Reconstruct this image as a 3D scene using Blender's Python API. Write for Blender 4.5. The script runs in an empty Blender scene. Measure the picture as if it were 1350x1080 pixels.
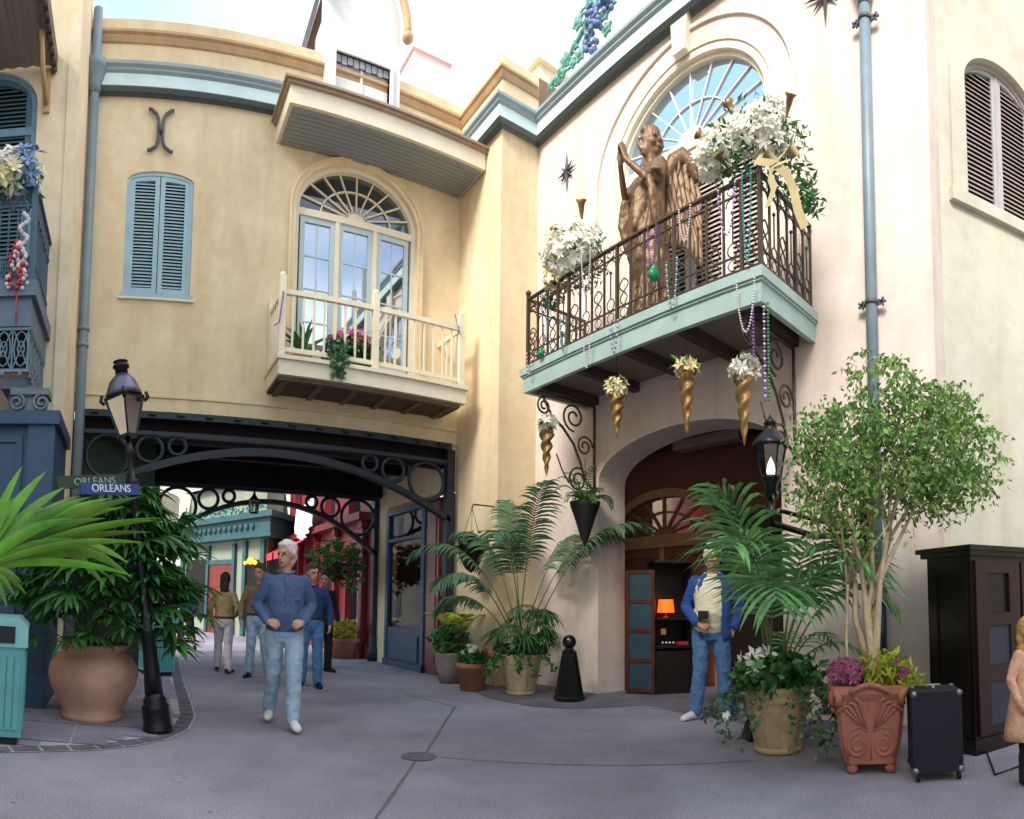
import bpy, bmesh, math, random
from mathutils import Vector, Matrix, noise
from mathutils.geometry import tessellate_polygon
random.seed(7)
PI=math.pi
sc=bpy.context.scene
col=bpy.data.collections.new('place'); sc.collection.children.link(col)
rnd=random.uniform
# ------------------------------------------------------------ camera
CF,CH,PHI,PITCH,ROLL,EYE=826.5,747.1,-0.6108,0.0593,-0.011,1.22
_R=Vector((math.cos(PHI),math.sin(PHI),0)); _G=Vector((-math.sin(PHI),math.cos(PHI),0)); _U=Vector((0,0,1))
_F=_G*math.cos(PITCH)+_U*math.sin(PITCH); _U2=-_G*math.sin(PITCH)+_U*math.cos(PITCH)
_R3=_R*math.cos(ROLL)-_U2*math.sin(ROLL); _U3=_R*math.sin(ROLL)+_U2*math.cos(ROLL)
def ray(px,py):
    a=(px-675)/CF; t=(CH-py)/CF
    return _R3*math.sin(a)+_F*math.cos(a)+_U3*t
E0=Vector((0,0,EYE))
def onY(px,py,Y): d=ray(px,py); return E0+d*(Y/d.y)
def onX(px,py,X): d=ray(px,py); return E0+d*(X/d.x)
def onZ(px,py,z=0): d=ray(px,py); return E0+d*((z-EYE)/d.z)
def atD(px,py,D): d=ray(px,py); return E0+d*(D/math.hypot(d.x,d.y))
cam=bpy.data.cameras.new('camera'); camo=bpy.data.objects.new('camera',cam); sc.collection.objects.link(camo)
cam.type='PANO'; cam.panorama_type='CENTRAL_CYLINDRICAL'
cam.central_cylindrical_range_u_min=-675/CF; cam.central_cylindrical_range_u_max=675/CF
cam.central_cylindrical_range_v_min=-(1080-CH)/CF; cam.central_cylindrical_range_v_max=CH/CF
cam.central_cylindrical_radius=1.0
cam.clip_start=.05; cam.clip_end=2000
m3=Matrix((( _R3.x,_U3.x,-_F.x),(_R3.y,_U3.y,-_F.y),(_R3.z,_U3.z,-_F.z)))
camo.matrix_world=Matrix.Translation(E0)@m3.to_4x4()
sc.camera=camo
# ------------------------------------------------------------ materials
def lin(h):
    if isinstance(h,str):
        v=[int(h[i:i+2],16)/255 for i in (0,2,4)]
        return tuple((c/12.92 if c<=.04045 else ((c+.055)/1.055)**2.4) for c in v)
    return h
MC={}
def mat(name,c,rough=.6,metal=0,var=.12,scale=6,bump=.0,bscale=60,c2=None,streak=0,spec=.5,island=0,trans=0,emit=0,coat=0,sub=0):
    if name in MC: return MC[name]
    m=bpy.data.materials.new(name); m.use_nodes=True; nt=m.node_tree; N=nt.nodes; L=nt.links
    b=N['Principled BSDF']; c=lin(c)
    b.inputs['Roughness'].default_value=rough; b.inputs['Metallic'].default_value=metal
    b.inputs['Specular IOR Level'].default_value=spec
    if coat: b.inputs['Coat Weight'].default_value=coat; b.inputs['Coat Roughness'].default_value=.15
    tc=N.new('ShaderNodeTexCoord')
    no=N.new('ShaderNodeTexNoise'); no.inputs['Scale'].default_value=scale; no.inputs['Detail'].default_value=6; no.inputs['Roughness'].default_value=.62
    L.new(tc.outputs['Object'],no.inputs['Vector'])
    cr=N.new('ShaderNodeValToRGB'); cr.color_ramp.elements[0].position=.3; cr.color_ramp.elements[1].position=.72
    d=lin(c2) if c2 else tuple(x*(1-var*1.6) for x in c)
    cr.color_ramp.elements[0].color=(*d,1); cr.color_ramp.elements[1].color=(*[min(1,x*(1+var*.5)) for x in c],1)
    L.new(no.outputs['Fac'],cr.inputs['Fac']); out=cr.outputs['Color']
    if streak:
        mp=N.new('ShaderNodeMapping'); mp.inputs['Scale'].default_value=(2.2,2.2,.3); L.new(tc.outputs['Object'],mp.inputs['Vector'])
        n2=N.new('ShaderNodeTexNoise'); n2.inputs['Scale'].default_value=1.0; n2.inputs['Detail'].default_value=9; n2.inputs['Distortion'].default_value=1.2; L.new(mp.outputs[0],n2.inputs['Vector'])
        r2=N.new('ShaderNodeValToRGB'); r2.color_ramp.elements[0].position=.42; r2.color_ramp.elements[1].position=.75
        L.new(n2.outputs['Fac'],r2.inputs['Fac'])
        mx=N.new('ShaderNodeMixRGB'); mx.blend_type='MULTIPLY'; mx.inputs['Color2'].default_value=(.70,.60,.50,1)
        mu=N.new('ShaderNodeMath'); mu.operation='MULTIPLY'; mu.inputs[1].default_value=streak
        L.new(r2.outputs['Color'],mu.inputs[0]); L.new(mu.outputs[0],mx.inputs['Fac']); L.new(out,mx.inputs['Color1']); out=mx.outputs['Color']
        n5=N.new('ShaderNodeTexNoise'); n5.inputs['Scale'].default_value=4.5; n5.inputs['Detail'].default_value=8; n5.inputs['Roughness'].default_value=.7; L.new(tc.outputs['Object'],n5.inputs['Vector'])
        r5=N.new('ShaderNodeValToRGB'); r5.color_ramp.elements[0].position=.3; r5.color_ramp.elements[0].color=(.9,.88,.86,1); r5.color_ramp.elements[1].position=.62; r5.color_ramp.elements[1].color=(1.02,1.02,1.02,1); L.new(n5.outputs['Fac'],r5.inputs['Fac'])
        m5=N.new('ShaderNodeMixRGB'); m5.blend_type='MULTIPLY'; m5.inputs[0].default_value=1; L.new(out,m5.inputs[1]); L.new(r5.outputs[0],m5.inputs[2]); out=m5.outputs['Color']
    if island:
        g=N.new('ShaderNodeNewGeometry'); hs=N.new('ShaderNodeHueSaturation')
        mr=N.new('ShaderNodeMapRange'); mr.inputs['To Min'].default_value=1-island; mr.inputs['To Max'].default_value=1+island
        L.new(g.outputs['Random Per Island'],mr.inputs['Value']); L.new(mr.outputs[0],hs.inputs['Value'])
        mr2=N.new('ShaderNodeMapRange'); mr2.inputs['To Min'].default_value=.485; mr2.inputs['To Max'].default_value=.52
        L.new(g.outputs['Random Per Island'],mr2.inputs['Value']); L.new(mr2.outputs[0],hs.inputs['Hue'])
        L.new(out,hs.inputs['Color']); out=hs.outputs['Color']
    L.new(out,b.inputs['Base Color'])
    if bump:
        n3=N.new('ShaderNodeTexNoise'); n3.inputs['Scale'].default_value=bscale; n3.inputs['Detail'].default_value=8; L.new(tc.outputs['Object'],n3.inputs['Vector'])
        bp=N.new('ShaderNodeBump'); bp.inputs['Strength'].default_value=bump; bp.inputs['Distance'].default_value=.02
        L.new(n3.outputs['Fac'],bp.inputs['Height']); L.new(bp.outputs[0],b.inputs['Normal'])
    if trans: b.inputs['Transmission Weight'].default_value=trans; b.inputs['IOR'].default_value=1.1
    if emit: L.new(out,b.inputs['Emission Color']); b.inputs['Emission Strength'].default_value=emit
    if sub: # leaf translucency
        tr=N.new('ShaderNodeBsdfTranslucent'); L.new(out,tr.inputs['Color']); ms=N.new('ShaderNodeMixShader'); ms.inputs['Fac'].default_value=sub
        o=N['Material Output']; L.new(b.outputs[0],ms.inputs[1]); L.new(tr.outputs[0],ms.inputs[2]); L.new(ms.outputs[0],o.inputs['Surface'])
    MC[name]=m; return m
def glassmat(name,tint,refl,trans,rc=(.9,.95,1),ior=1.5):
    m=bpy.data.materials.new(name); m.use_nodes=True; nt=m.node_tree; N=nt.nodes; L=nt.links
    g=N.new('ShaderNodeBsdfGlossy'); g.inputs['Roughness'].default_value=.03; g.inputs['Color'].default_value=(*rc,1)
    t=N.new('ShaderNodeBsdfTransparent'); t.inputs['Color'].default_value=(*tint,1)
    d=N.new('ShaderNodeBsdfDiffuse'); d.inputs['Color'].default_value=(.02,.025,.03,1)
    a=N.new('ShaderNodeMixShader'); a.inputs[0].default_value=trans; L.new(d.outputs[0],a.inputs[1]); L.new(t.outputs[0],a.inputs[2])
    fr=N.new('ShaderNodeFresnel'); fr.inputs['IOR'].default_value=ior
    ad=N.new('ShaderNodeMath'); ad.operation='ADD'; ad.use_clamp=True; ad.inputs[1].default_value=refl; L.new(fr.outputs[0],ad.inputs[0])
    b=N.new('ShaderNodeMixShader'); L.new(ad.outputs[0],b.inputs[0]); L.new(a.outputs[0],b.inputs[1]); L.new(g.outputs[0],b.inputs[2])
    L.new(b.outputs[0],N['Material Output'].inputs['Surface']); return m
M_yel=mat('stucco_yellow','eedcba',.9,var=.06,scale=.9,bump=.16,bscale=28,c2='e4cca5',streak=.4)
M_pnk=mat('stucco_pink','e9dcd5',.9,var=.06,scale=.8,bump=.13,bscale=28,c2='dccabf',streak=.4)
M_grn=mat('stucco_greygreen','c6c4b6',.9,var=.07,scale=1.2,bump=.14,bscale=28,c2='b8b4a4',streak=.3)
M_crm=mat('cream_trim','ece0c8',.55,var=.07,scale=3,bump=.08)
M_band=mat('ochre_moulding','c9a47c',.6,var=.15,scale=4)
M_blu=mat('cornice_blue','96a6ac',.5,var=.08,scale=3,bump=.05)
M_pale=mat('cornice_paleblue','d8eef0',.5,var=.06,scale=3,bump=.05)
M_dkb=mat('cornice_dark','5c686a',.5,var=.08,scale=3)
M_teal=mat('balcony_paleteal','aac2bd',.5,var=.09,scale=4,bump=.06)
M_shut=mat('shutter_blue','a2c0cb',.5,var=.08,scale=5,bump=.05)
M_shutd=mat('shutter_slate','52707f',.5,var=.1,scale=5,bump=.05)
M_shutt=mat('shutter_taupe','b3a59c',.5,var=.08,scale=5)
M_pipe=mat('pipe_bluegrey','7b8c99',.45,var=.1,scale=5,spec=.5)
M_iron=mat('wrought_iron','54443c',.5,metal=.3,var=.2,scale=12)
M_blk=mat('black_iron','15171b',.32,metal=.3,var=.2,scale=10)
M_navy=mat('truss_blue','141f2c',.5,var=.12,scale=4)
M_dark=mat('dark_wood','3a2a22',.8,var=.2,scale=3)
M_void=mat('dark_interior','141012',.9,var=.1)
M_floorr=mat('flagstone_grey','5d5a63',.8,var=.2,scale=3)
M_white=mat('white_paint','eeeae4',.5,var=.05,scale=4,bump=.05)
M_soff=mat('soffit_green','8c9395',.6,var=.06,scale=3)
M_bluef=mat('facade_blue','2d4a6a',.45,var=.12,scale=3,bump=.04)
M_gold=mat('antique_gold','9c7848',.45,metal=.4,var=.25,scale=18)
M_bronze=mat('bronze','84664c',.5,metal=.35,var=.3,scale=14,bump=.4,bscale=25)
M_terra=mat('terracotta','cb9a84',.75,var=.22,scale=2.2,bump=.15,bscale=60)
M_terr2=mat('terracotta_red','b0705c',.75,var=.22,scale=3,bump=.12,bscale=60)
M_sand=mat('pot_sand','b9a47f',.7,var=.2,scale=6,bump=.15,bscale=50)
G_win=glassmat('glass_window',(.85,.9,.94),.42,.8)
G_sky=glassmat('glass_sky',(.5,.55,.6),.5,.2,(.58,.72,.9))
G_lan=glassmat('glass_lantern',(.86,.9,.88),.10,.9)
# ------------------------------------------------------------ mesh builder
class MB:
    def __init__(s): s.v=[]; s.f=[]; s.m=[]; s.sm=[]; s.M=Matrix.Identity(4)
    def add(s,vs,fs,mi=0,smooth=False):
        o=len(s.v); M=s.M
        s.v+=[tuple(M@Vector(v)) for v in vs]
        for f in fs: s.f.append(tuple(o+i for i in f)); s.m.append(mi); s.sm.append(smooth)
        return s
    def box(s,x0,x1,y0,y1,z0,z1,mi=0):
        if x0>x1:x0,x1=x1,x0
        if y0>y1:y0,y1=y1,y0
        if z0>z1:z0,z1=z1,z0
        return s.add([(x0,y0,z0),(x1,y0,z0),(x1,y1,z0),(x0,y1,z0),(x0,y0,z1),(x1,y0,z1),(x1,y1,z1),(x0,y1,z1)],
          [(0,3,2,1),(4,5,6,7),(0,1,5,4),(1,2,6,5),(2,3,7,6),(3,0,4,7)],mi)
    def bar(s,a,b,w,h,mi=0,up=(0,0,1)):
        a=Vector(a);b=Vector(b);d=(b-a).normalized(); u=Vector(up)
        if abs(d.dot(u))>.98: u=Vector((0,1,0))
        r=d.cross(u).normalized(); u=r.cross(d)
        vs=[p+r*sx*w/2+u*sz*h/2 for p in(a,b) for sx,sz in((-1,-1),(1,-1),(1,1),(-1,1))]
        return s.add(vs,[(0,1,2,3),(7,6,5,4),(0,4,5,1),(1,5,6,2),(2,6,7,3),(3,7,4,0)],mi)
    def tube(s,path,r,seg=6,mi=0,cap=True,sq=None,smooth=True,closed=False):
        P=[Vector(p) for p in path]; n=len(P)
        R=r if isinstance(r,(list,tuple)) else [r]*n
        vs=[];fs=[]; pu=None
        for i in range(n):
            if closed: d=(P[(i+1)%n]-P[i-1]).normalized()
            else: d=(P[min(i+1,n-1)]-P[max(i-1,0)]).normalized()
            if pu is None:
                u=Vector((0,0,1)) if abs(d.z)<.9 else Vector((0,1,0))
            else: u=pu
            a=d.cross(u)
            if a.length<1e-6: a=d.cross(Vector((1,0,.3)))
            a.normalize(); u=a.cross(d).normalized(); pu=u
            for k in range(seg):
                t=2*PI*k/seg; ca,cb=math.cos(t)*R[i],math.sin(t)*R[i]
                if sq: cb*=sq
                vs.append(P[i]+a*ca+u*cb)
        for i in range(n-1 if not closed else n):
            j=(i+1)%n
            for k in range(seg):
                k2=(k+1)%seg; fs.append((i*seg+k,i*seg+k2,j*seg+k2,j*seg+k))
        s.add(vs,fs,mi,smooth)
        if cap and not closed:
            o=len(s.v)-len(vs); 
            s.f.append(tuple(o+k for k in range(seg))[::-1]); s.m.append(mi); s.sm.append(False)
            s.f.append(tuple(o+(n-1)*seg+k for k in range(seg))); s.m.append(mi); s.sm.append(False)
        return s
    def lathe(s,prof,seg=24,c=(0,0,0),mi=0,smooth=True,sx=1,sy=1,flute=None,cap=True):
        vs=[];fs=[];n=len(prof)
        for i,(r,z) in enumerate(prof):
            for k in range(seg):
                t=2*PI*k/seg; rr=r*(flute(t,z) if flute else 1)
                vs.append((c[0]+rr*math.cos(t)*sx,c[1]+rr*math.sin(t)*sy,c[2]+z))
        for i in range(n-1):
            for k in range(seg):
                k2=(k+1)%seg; fs.append((i*seg+k,i*seg+k2,(i+1)*seg+k2,(i+1)*seg+k))
        o=len(s.v); s.add(vs,fs,mi,smooth)
        if cap:
            if prof[0][0]>1e-4: s.f.append(tuple(o+k for k in range(seg))[::-1]); s.m.append(mi); s.sm.append(False)
            if prof[-1][0]>1e-4: s.f.append(tuple(o+(n-1)*seg+k for k in range(seg))); s.m.append(mi); s.sm.append(False)
        return s
    def ball(s,c,r,seg=10,mi=0,sx=1,sy=1,sz=1):
        n=max(4,seg//2)
        return s.lathe([(max(1e-5,r*math.sin(PI*i/n)),-r*sz*math.cos(PI*i/n)) for i in range(n+1)],seg,c,mi,True,sx,sy,cap=False)
    def prism(s,poly,y0,y1,mi=0,smooth=False):  # poly in x,z ; extruded along y
        n=len(poly); vs=[(x,y0,z) for x,z in poly]+[(x,y1,z) for x,z in poly]
        tris=tessellate_polygon([[Vector((x,z,0)) for x,z in poly]])
        fs=[tuple(t) for t in tris]+[tuple(i+n for i in t[::-1]) for t in tris]
        s.add(vs,fs,mi); 
        return s.add(vs,[(i,(i+1)%n,n+(i+1)%n,n+i) for i in range(n)],mi,smooth)
    def wall(s,outer,holes,depth,mi=0,y=0,back=False,edge=True):  # x,z polygons with holes; front at y, reveals go to y+depth
        loops=[outer]+holes
        tris=tessellate_polygon([[Vector((x,z,0)) for x,z in l] for l in loops])
        flat=[p for l in loops for p in l]
        s.add([(x,y,z) for x,z in flat],[tuple(t) for t in tris],mi)
        if back: s.add([(x,y+depth,z) for x,z in flat],[tuple(t[::-1]) for t in tris],mi)
        for l in (loops if edge else holes):
            n=len(l); s.add([(x,y,z) for x,z in l]+[(x,y+depth,z) for x,z in l],[(i,(i+1)%n,n+(i+1)%n,n+i) for i in range(n)],mi)
        return s
    def build_each(s,name,mats,parent=None):
        par=list(range(len(s.v)))
        def fd(a):
            while par[a]!=a: par[a]=par[par[a]]; a=par[a]
            return a
        for f in s.f:
            for k in f[1:]: par[fd(k)]=fd(f[0])
        G={}
        for i,f in enumerate(s.f): G.setdefault(fd(f[0]),[]).append(i)
        out=[]
        for fs in G.values():
            n=MB(); mp={}
            for i in fs:
                g=[]
                for k in s.f[i]:
                    if k not in mp: mp[k]=len(n.v); n.v.append(s.v[k])
                    g.append(mp[k])
                n.f.append(tuple(g)); n.m.append(s.m[i]); n.sm.append(s.sm[i])
            out.append(n.build(name,mats,parent))
        return out
    def build(s,name,mats,parent=None,label=None,fixn=True,smooth_angle=None):
        me=bpy.data.meshes.new(name); me.from_pydata(s.v,[],s.f)
        ms=mats if isinstance(mats,(list,tuple)) else [mats]
        for m in ms: me.materials.append(m)
        me.polygons.foreach_set('material_index',s.m); me.polygons.foreach_set('use_smooth',s.sm)
        if fixn and len(s.f)<60000:
            bm=bmesh.new(); bm.from_mesh(me); bmesh.ops.remove_doubles(bm,verts=bm.verts,dist=1e-5) if fixn==2 else None
            bmesh.ops.recalc_face_normals(bm,faces=bm.faces); bm.to_mesh(me); bm.free()
        me.update(); o=bpy.data.objects.new(name,me); col.objects.link(o)
        if parent is not None: o.parent=parent
        if label: o['label']=label
        return o
def arch(x0,x1,z0,zs,zt,n=20):  # rect with arched top: spring zs, crown zt
    cx=(x0+x1)/2;a=(x1-x0)/2;b=zt-zs
    return [(x0,z0),(x1,z0)]+[(cx+a*math.cos(PI*i/n),zs+b*math.sin(PI*i/n)) for i in range(n+1)]
def arcpts(cx,cz,a,b,t0,t1,n):
    return [(cx+a*math.cos(t0+(t1-t0)*i/n),cz+b*math.sin(t0+(t1-t0)*i/n)) for i in range(n+1)]
def ring(mb,x0,x1,z0,zs,zt,w,y0,y1,mi=0,n=24,bottom=False):  # frame band round an arched opening (inside edge = opening shrunk by w)
    a=(x1-x0)/2;cx=(x0+x1)/2;b=zt-zs
    o=[(x1,z0)]+arcpts(cx,zs,a,b,0,PI,n)+[(x0,z0)]
    i=[(x1-w,z0)]+arcpts(cx,zs,a-w,max(b-w,.01),0,PI,n)+[(x0+w,z0)]
    for k in range(len(o)-1):
        q=[o[k],o[k+1],i[k+1],i[k]]
        vs=[(x,y0,z) for x,z in q]+[(x,y1,z) for x,z in q]
        mb.add(vs,[(0,1,2,3),(7,6,5,4),(0,4,5,1),(2,6,7,3)],mi)
    if bottom: mb.box(x0+w,x1-w,y0+.001,y1,z0,z0+w,mi)
def thing(name,label,cat,loc=(0,0,0),rz=0,group=None):
    o=bpy.data.objects.new(name,None); o.empty_display_size=.2; col.objects.link(o); o.location=loc; o.rotation_euler=(0,0,rz)
    o['label']=label;o['category']=cat
    if group:o['group']=group
    return o
def tag(o,label,cat,group=None,kind=None):
    if label:o['label']=label
    if cat:o['category']=cat
    if group:o['group']=group
    if kind:o['kind']=kind
    return o
def struct(o): o['kind']='structure'; return o
def grp(name,parent,loc=(0,0,0),rz=0):
    o=bpy.data.objects.new(name,None); o.empty_display_size=.1; col.objects.link(o); o.location=loc;o.rotation_euler=(0,0,rz); o.parent=parent; return o
def sweep(mb,prof,path,mi=0,i0=0,i1=None,mis=None):  # profile (out,z) along 2D path, out = right-hand side; only segments i0..i1
    P=[Vector(p) for p in path]; n=len(P); off=[]
    for i in range(n):
        def nr(a,b): d=(b-a).normalized(); return Vector((d.y,-d.x))
        if i==0: m=nr(P[0],P[1])
        elif i==n-1: m=nr(P[-2],P[-1])
        else:
            a=nr(P[i-1],P[i]); b=nr(P[i],P[i+1]); m=(a+b)/(1+a.dot(b))
        off.append(m)
    i1=n-1 if i1 is None else i1
    for i in range(i0,i1):
        vs=[(P[j].x+off[j].x*o,P[j].y+off[j].y*o,z) for j in (i,i+1) for o,z in prof]
        k=len(prof)
        for q in range(k-1):
            mb.add([vs[q],vs[q+1],vs[k+q+1],vs[k+q]],[(0,1,2,3)],mis[q] if mis else mi)
        mb.add(vs[:k],[tuple(range(k))],mi); mb.add(vs[k:],[tuple(range(k))],mi)
# ============================================================ SETTING + BUILDINGS
YA,XB,YP,XP=9.03,5.87,7.77,5.16
XL=-.9                       # left end of the yellow wall
def topfn(cx,a,zs,b): return lambda x: zs+b*math.sqrt(max(0,1-((x-cx)/a)**2))
def leaf(parent,xa,xb,z0,tf,y,m,mslat=None,w=.06,pitch=.055,name='shutter',th=.045):
    n=10; outer=[(xa,z0),(xb,z0)]+[(xb+(xa-xb)*i/n,tf(xb+(xa-xb)*i/n)) for i in range(n+1)]
    ia,ib=xa+w,xb-w; inner=[(ia,z0+w*1.4),(ib,z0+w*1.4)]+[(ib+(ia-ib)*i/n,tf(ib+(ia-ib)*i/n)-w) for i in range(n+1)]
    mb=MB(); mb.wall(outer,[inner],th,0,y)
    o=mb.build(name,m,parent)
    s=MB(); z=z0+w*1.4+.02
    while z<max(tf(ia),tf(ib),tf((ia+ib)/2))-w-.02:
        xs=[x for x in [ia+(ib-ia)*i/20 for i in range(21)] if tf(x)-w>z+.02]
        if len(xs)>1:
            x0,x1=xs[0],xs[-1]
            vs=[(x0,y+.012,z),(x1,y+.012,z),(x1,y+th-.006,z+pitch*.62),(x0,y+th-.006,z+pitch*.62)]
            vs+=[(a,b,c+.011) for a,b,c in vs]
            s.add(vs,[(0,1,2,3),(7,6,5,4),(0,1,5,4),(1,2,6,5),(2,3,7,6),(3,0,4,7)])
        z+=pitch
    s.box(ia,ib,y+th-.004,y+th+.004,z0+w*1.4,min(tf(ia),tf(ib))-w,1)
    s.build('slats',[mslat or m,M_void],o)
    return o
def fan(mb,cx,zs,a,b,y,th=.03,n=9,hub=.22,w=.022,mid=.6):  # fanlight bars
    for i in range(1,n):
        t=PI*i/n; mb.bar((cx+a*hub*math.cos(t)*.8,y,zs+b*hub*math.sin(t)*.8),(cx+a*math.cos(t),y,zs+b*math.sin(t)),w,th,up=(0,1,0))
    pts=arcpts(cx,zs,a*mid,b*mid,0,PI,20)
    for p,q in zip(pts,pts[1:]): mb.bar((p[0],y,p[1]),(q[0],y,q[1]),w,th,up=(0,1,0))
    mb.prism([(cx-a*hub,zs)]+arcpts(cx,zs,a*hub,b*hub,PI,0,12)+[(cx+a*hub,zs)],y-.015,y+.015)
# ---------------- ground
def plane(name,pts,z,m,mb=None):
    mb=MB(); mb.add([(x,y,z) for x,y in pts],[tuple(t) for t in tessellate_polygon([[Vector((x,y,0)) for x,y in pts]])]); return mb.build(name,m)
def groundmat():
    m=mat('asphalt','aaa3b3',.9,var=.12,scale=1.6,bump=.5,bscale=60,c2='9691a0'); nt=m.node_tree; N=nt.nodes; L=nt.links
    b=N['Principled BSDF']; src=b.inputs['Base Color'].links[0].from_socket
    tc=N.new('ShaderNodeTexCoord'); n=N.new('ShaderNodeTexNoise'); n.inputs['Scale'].default_value=75; n.inputs['Detail'].default_value=3; L.new(tc.outputs['Object'],n.inputs['Vector'])
    r=N.new('ShaderNodeValToRGB'); r.color_ramp.elements[0].position=.35; r.color_ramp.elements[0].color=(.66,.66,.66,1); r.color_ramp.elements[1].position=.68; r.color_ramp.elements[1].color=(1.3,1.28,1.3,1)
    L.new(n.outputs['Fac'],r.inputs['Fac']); mx=N.new('ShaderNodeMixRGB'); mx.blend_type='MULTIPLY'; mx.inputs[0].default_value=.75
    L.new(src,mx.inputs[1]); L.new(r.outputs[0],mx.inputs[2])
    n2=N.new('ShaderNodeTexNoise'); n2.inputs['Scale'].default_value=.35; n2.inputs['Detail'].default_value=5; n2.inputs['Distortion'].default_value=.6; L.new(tc.outputs['Object'],n2.inputs['Vector'])
    r2=N.new('ShaderNodeValToRGB'); r2.color_ramp.elements[0].position=.4; r2.color_ramp.elements[0].color=(.7,.68,.69,1); r2.color_ramp.elements[1].position=.66; r2.color_ramp.elements[1].color=(1.1,1.1,1.1,1)
    L.new(n2.outputs['Fac'],r2.inputs['Fac']); m2=N.new('ShaderNodeMixRGB'); m2.blend_type='MULTIPLY'; m2.inputs[0].default_value=1
    L.new(mx.outputs[0],m2.inputs[1]); L.new(r2.outputs[0],m2.inputs[2]); 
    vo=N.new('ShaderNodeTexVoronoi'); vo.inputs['Scale'].default_value=2.6; L.new(tc.outputs['Object'],vo.inputs['Vector'])
    r3=N.new('ShaderNodeValToRGB'); r3.color_ramp.elements[0].position=.035; r3.color_ramp.elements[0].color=(.62,.6,.6,1); r3.color_ramp.elements[1].position=.055; r3.color_ramp.elements[1].color=(1,1,1,1); L.new(vo.outputs['Distance'],r3.inputs['Fac'])
    n4=N.new('ShaderNodeTexNoise'); n4.inputs['Scale'].default_value=1.1; n4.inputs['Detail'].default_value=9; n4.inputs['Distortion'].default_value=2.5; L.new(tc.outputs['Object'],n4.inputs['Vector'])
    r4=N.new('ShaderNodeValToRGB'); r4.color_ramp.elements[0].position=.66; r4.color_ramp.elements[0].color=(1,1,1,1); r4.color_ramp.elements[1].position=.74; r4.color_ramp.elements[1].color=(.74,.71,.7,1); L.new(n4.outputs['Fac'],r4.inputs['Fac'])
    m3_=N.new('ShaderNodeMixRGB'); m3_.blend_type='MULTIPLY'; m3_.inputs[0].default_value=1; L.new(m2.outputs[0],m3_.inputs[1]); L.new(r3.outputs[0],m3_.inputs[2])
    m4=N.new('ShaderNodeMixRGB'); m4.blend_type='MULTIPLY'; m4.inputs[0].default_value=1; L.new(m3_.outputs[0],m4.inputs[1]); L.new(r4.outputs[0],m4.inputs[2])
    L.new(m4.outputs[0],b.inputs['Base Color']); return m
M_asp=groundmat()
struct(plane('ground',[(-60,-40),(60,-40),(60,120),(-60,120)],0,M_asp))
# slate paving at the left with a curved brick kerb
edge=[onZ(px,py) for px,py in [(-60,996),(0,993),(60,992),(130,990),(185,983),(225,975),(250,962),(258,945),(252,925),(243,900),(238,880),(236,866)]]
inner=[(p.x*1,p.y) for p in edge]
M_slate=mat('slate_flags','9391a8',.8,var=.22,scale=1.7,bump=.4,bscale=30,c2='7d7684')
M_mort=mat('mortar','b9b1b4',.9,var=.1,scale=9,bump=.2)
M_slb=mat('slate_edging','6f6a78',.85,var=.25,scale=4,bump=.3,bscale=40)
plane('paving_bed',[(-3,inner[0][1])]+inner+[(-1.0,inner[-1][1]),(-3,11)],.006,M_mort); struct(bpy.data.objects['paving_bed'])
def offs(pts,d):
    out=[]
    for i in range(len(pts)):
        a=Vector(pts[max(i-1,0)]);b=Vector(pts[min(i+1,len(pts)-1)]); t=(b-a).normalized(); out.append(tuple(Vector(pts[i])+Vector((-t.y,t.x))*d))
    return out
def resample(pts,step):
    out=[Vector(pts[0])]; acc=0
    for a,b in zip(pts,pts[1:]):
        a=Vector(a);b=Vector(b); l=(b-a).length; k=step-acc
        while k<=l: out.append(a+(b-a)*(k/l)); k+=step
        acc=l-(k-step)
    return out
kb=MB(); ep=resample(offs(inner,.015),.23); ei=offs(ep,.14)
for i in range(len(ep)-1):
    a,b=Vector(ep[i]),Vector(ep[i+1]); c,d=Vector(ei[i+1]),Vector(ei[i]); g=(b-a).normalized()*.012
    kb.add([(*(a+g),.011),(*(b-g),.011),(*(c-g),.011),(*(d+g),.011)],[(0,1,2,3)])
struct(kb.build('kerb_stones',M_slb))
fl=MB(); lim=offs(resample(inner,.1),.2)
def inside(x,y):
    c=False;P=[(-9,inner[0][1]+.2)]+[tuple(q) for q in lim]+[(-.2,14),(-9,14)]
    j=len(P)-1
    for i in range(len(P)):
        if (P[i][1]>y)!=(P[j][1]>y) and x<(P[j][0]-P[i][0])*(y-P[i][1])/(P[j][1]-P[i][1])+P[i][0]: c=not c
        j=i
    return c
y=4.3; row=0
while y<11:
    hgt=.72; x=-3.2+(row%2)*.33+rnd(0,.2)
    while x<1.2:
        wv=rnd(.5,.95); x1=x+wv-.02
        sub=6; 
        for i in range(sub):
            xa=x+(x1-x)*i/sub; xb=x+(x1-x)*(i+1)/sub
            for j in range(4):
                ya=y+(hgt-.02)*j/4; yb=y+(hgt-.02)*(j+1)/4
                if inside((xa+xb)/2,(ya+yb)/2): fl.add([(xa,ya,.012),(xb,ya,.012),(xb,yb,.012),(xa,yb,.012)],[(0,1,2,3)])
        x+=wv
    y+=hgt; row+=1
struct(fl.build('slate_paving',M_slate,fixn=2))
# flagstone strip along the pink building and in the alcove
st=MB(); y=2.0
fs=[onZ(px,py) for px,py in [(590,893),(640,920),(700,932),(760,935),(850,930),(960,950),(1060,975)]]
P=[(p.x,p.y) for p in fs]
struct(plane('side_pavement',P+[(8.5,P[-1][1]),(8.5,9.6),(5.0,9.6)],.005,mat('pavement_grey','7d7683',.85,var=.22,scale=1.3,bump=.4,bscale=50,c2='5e5765')))
dk=[onZ(px,py) for px,py in [(520,893),(490,880),(590,893),(640,917),(660,914),(600,897)]]
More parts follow.
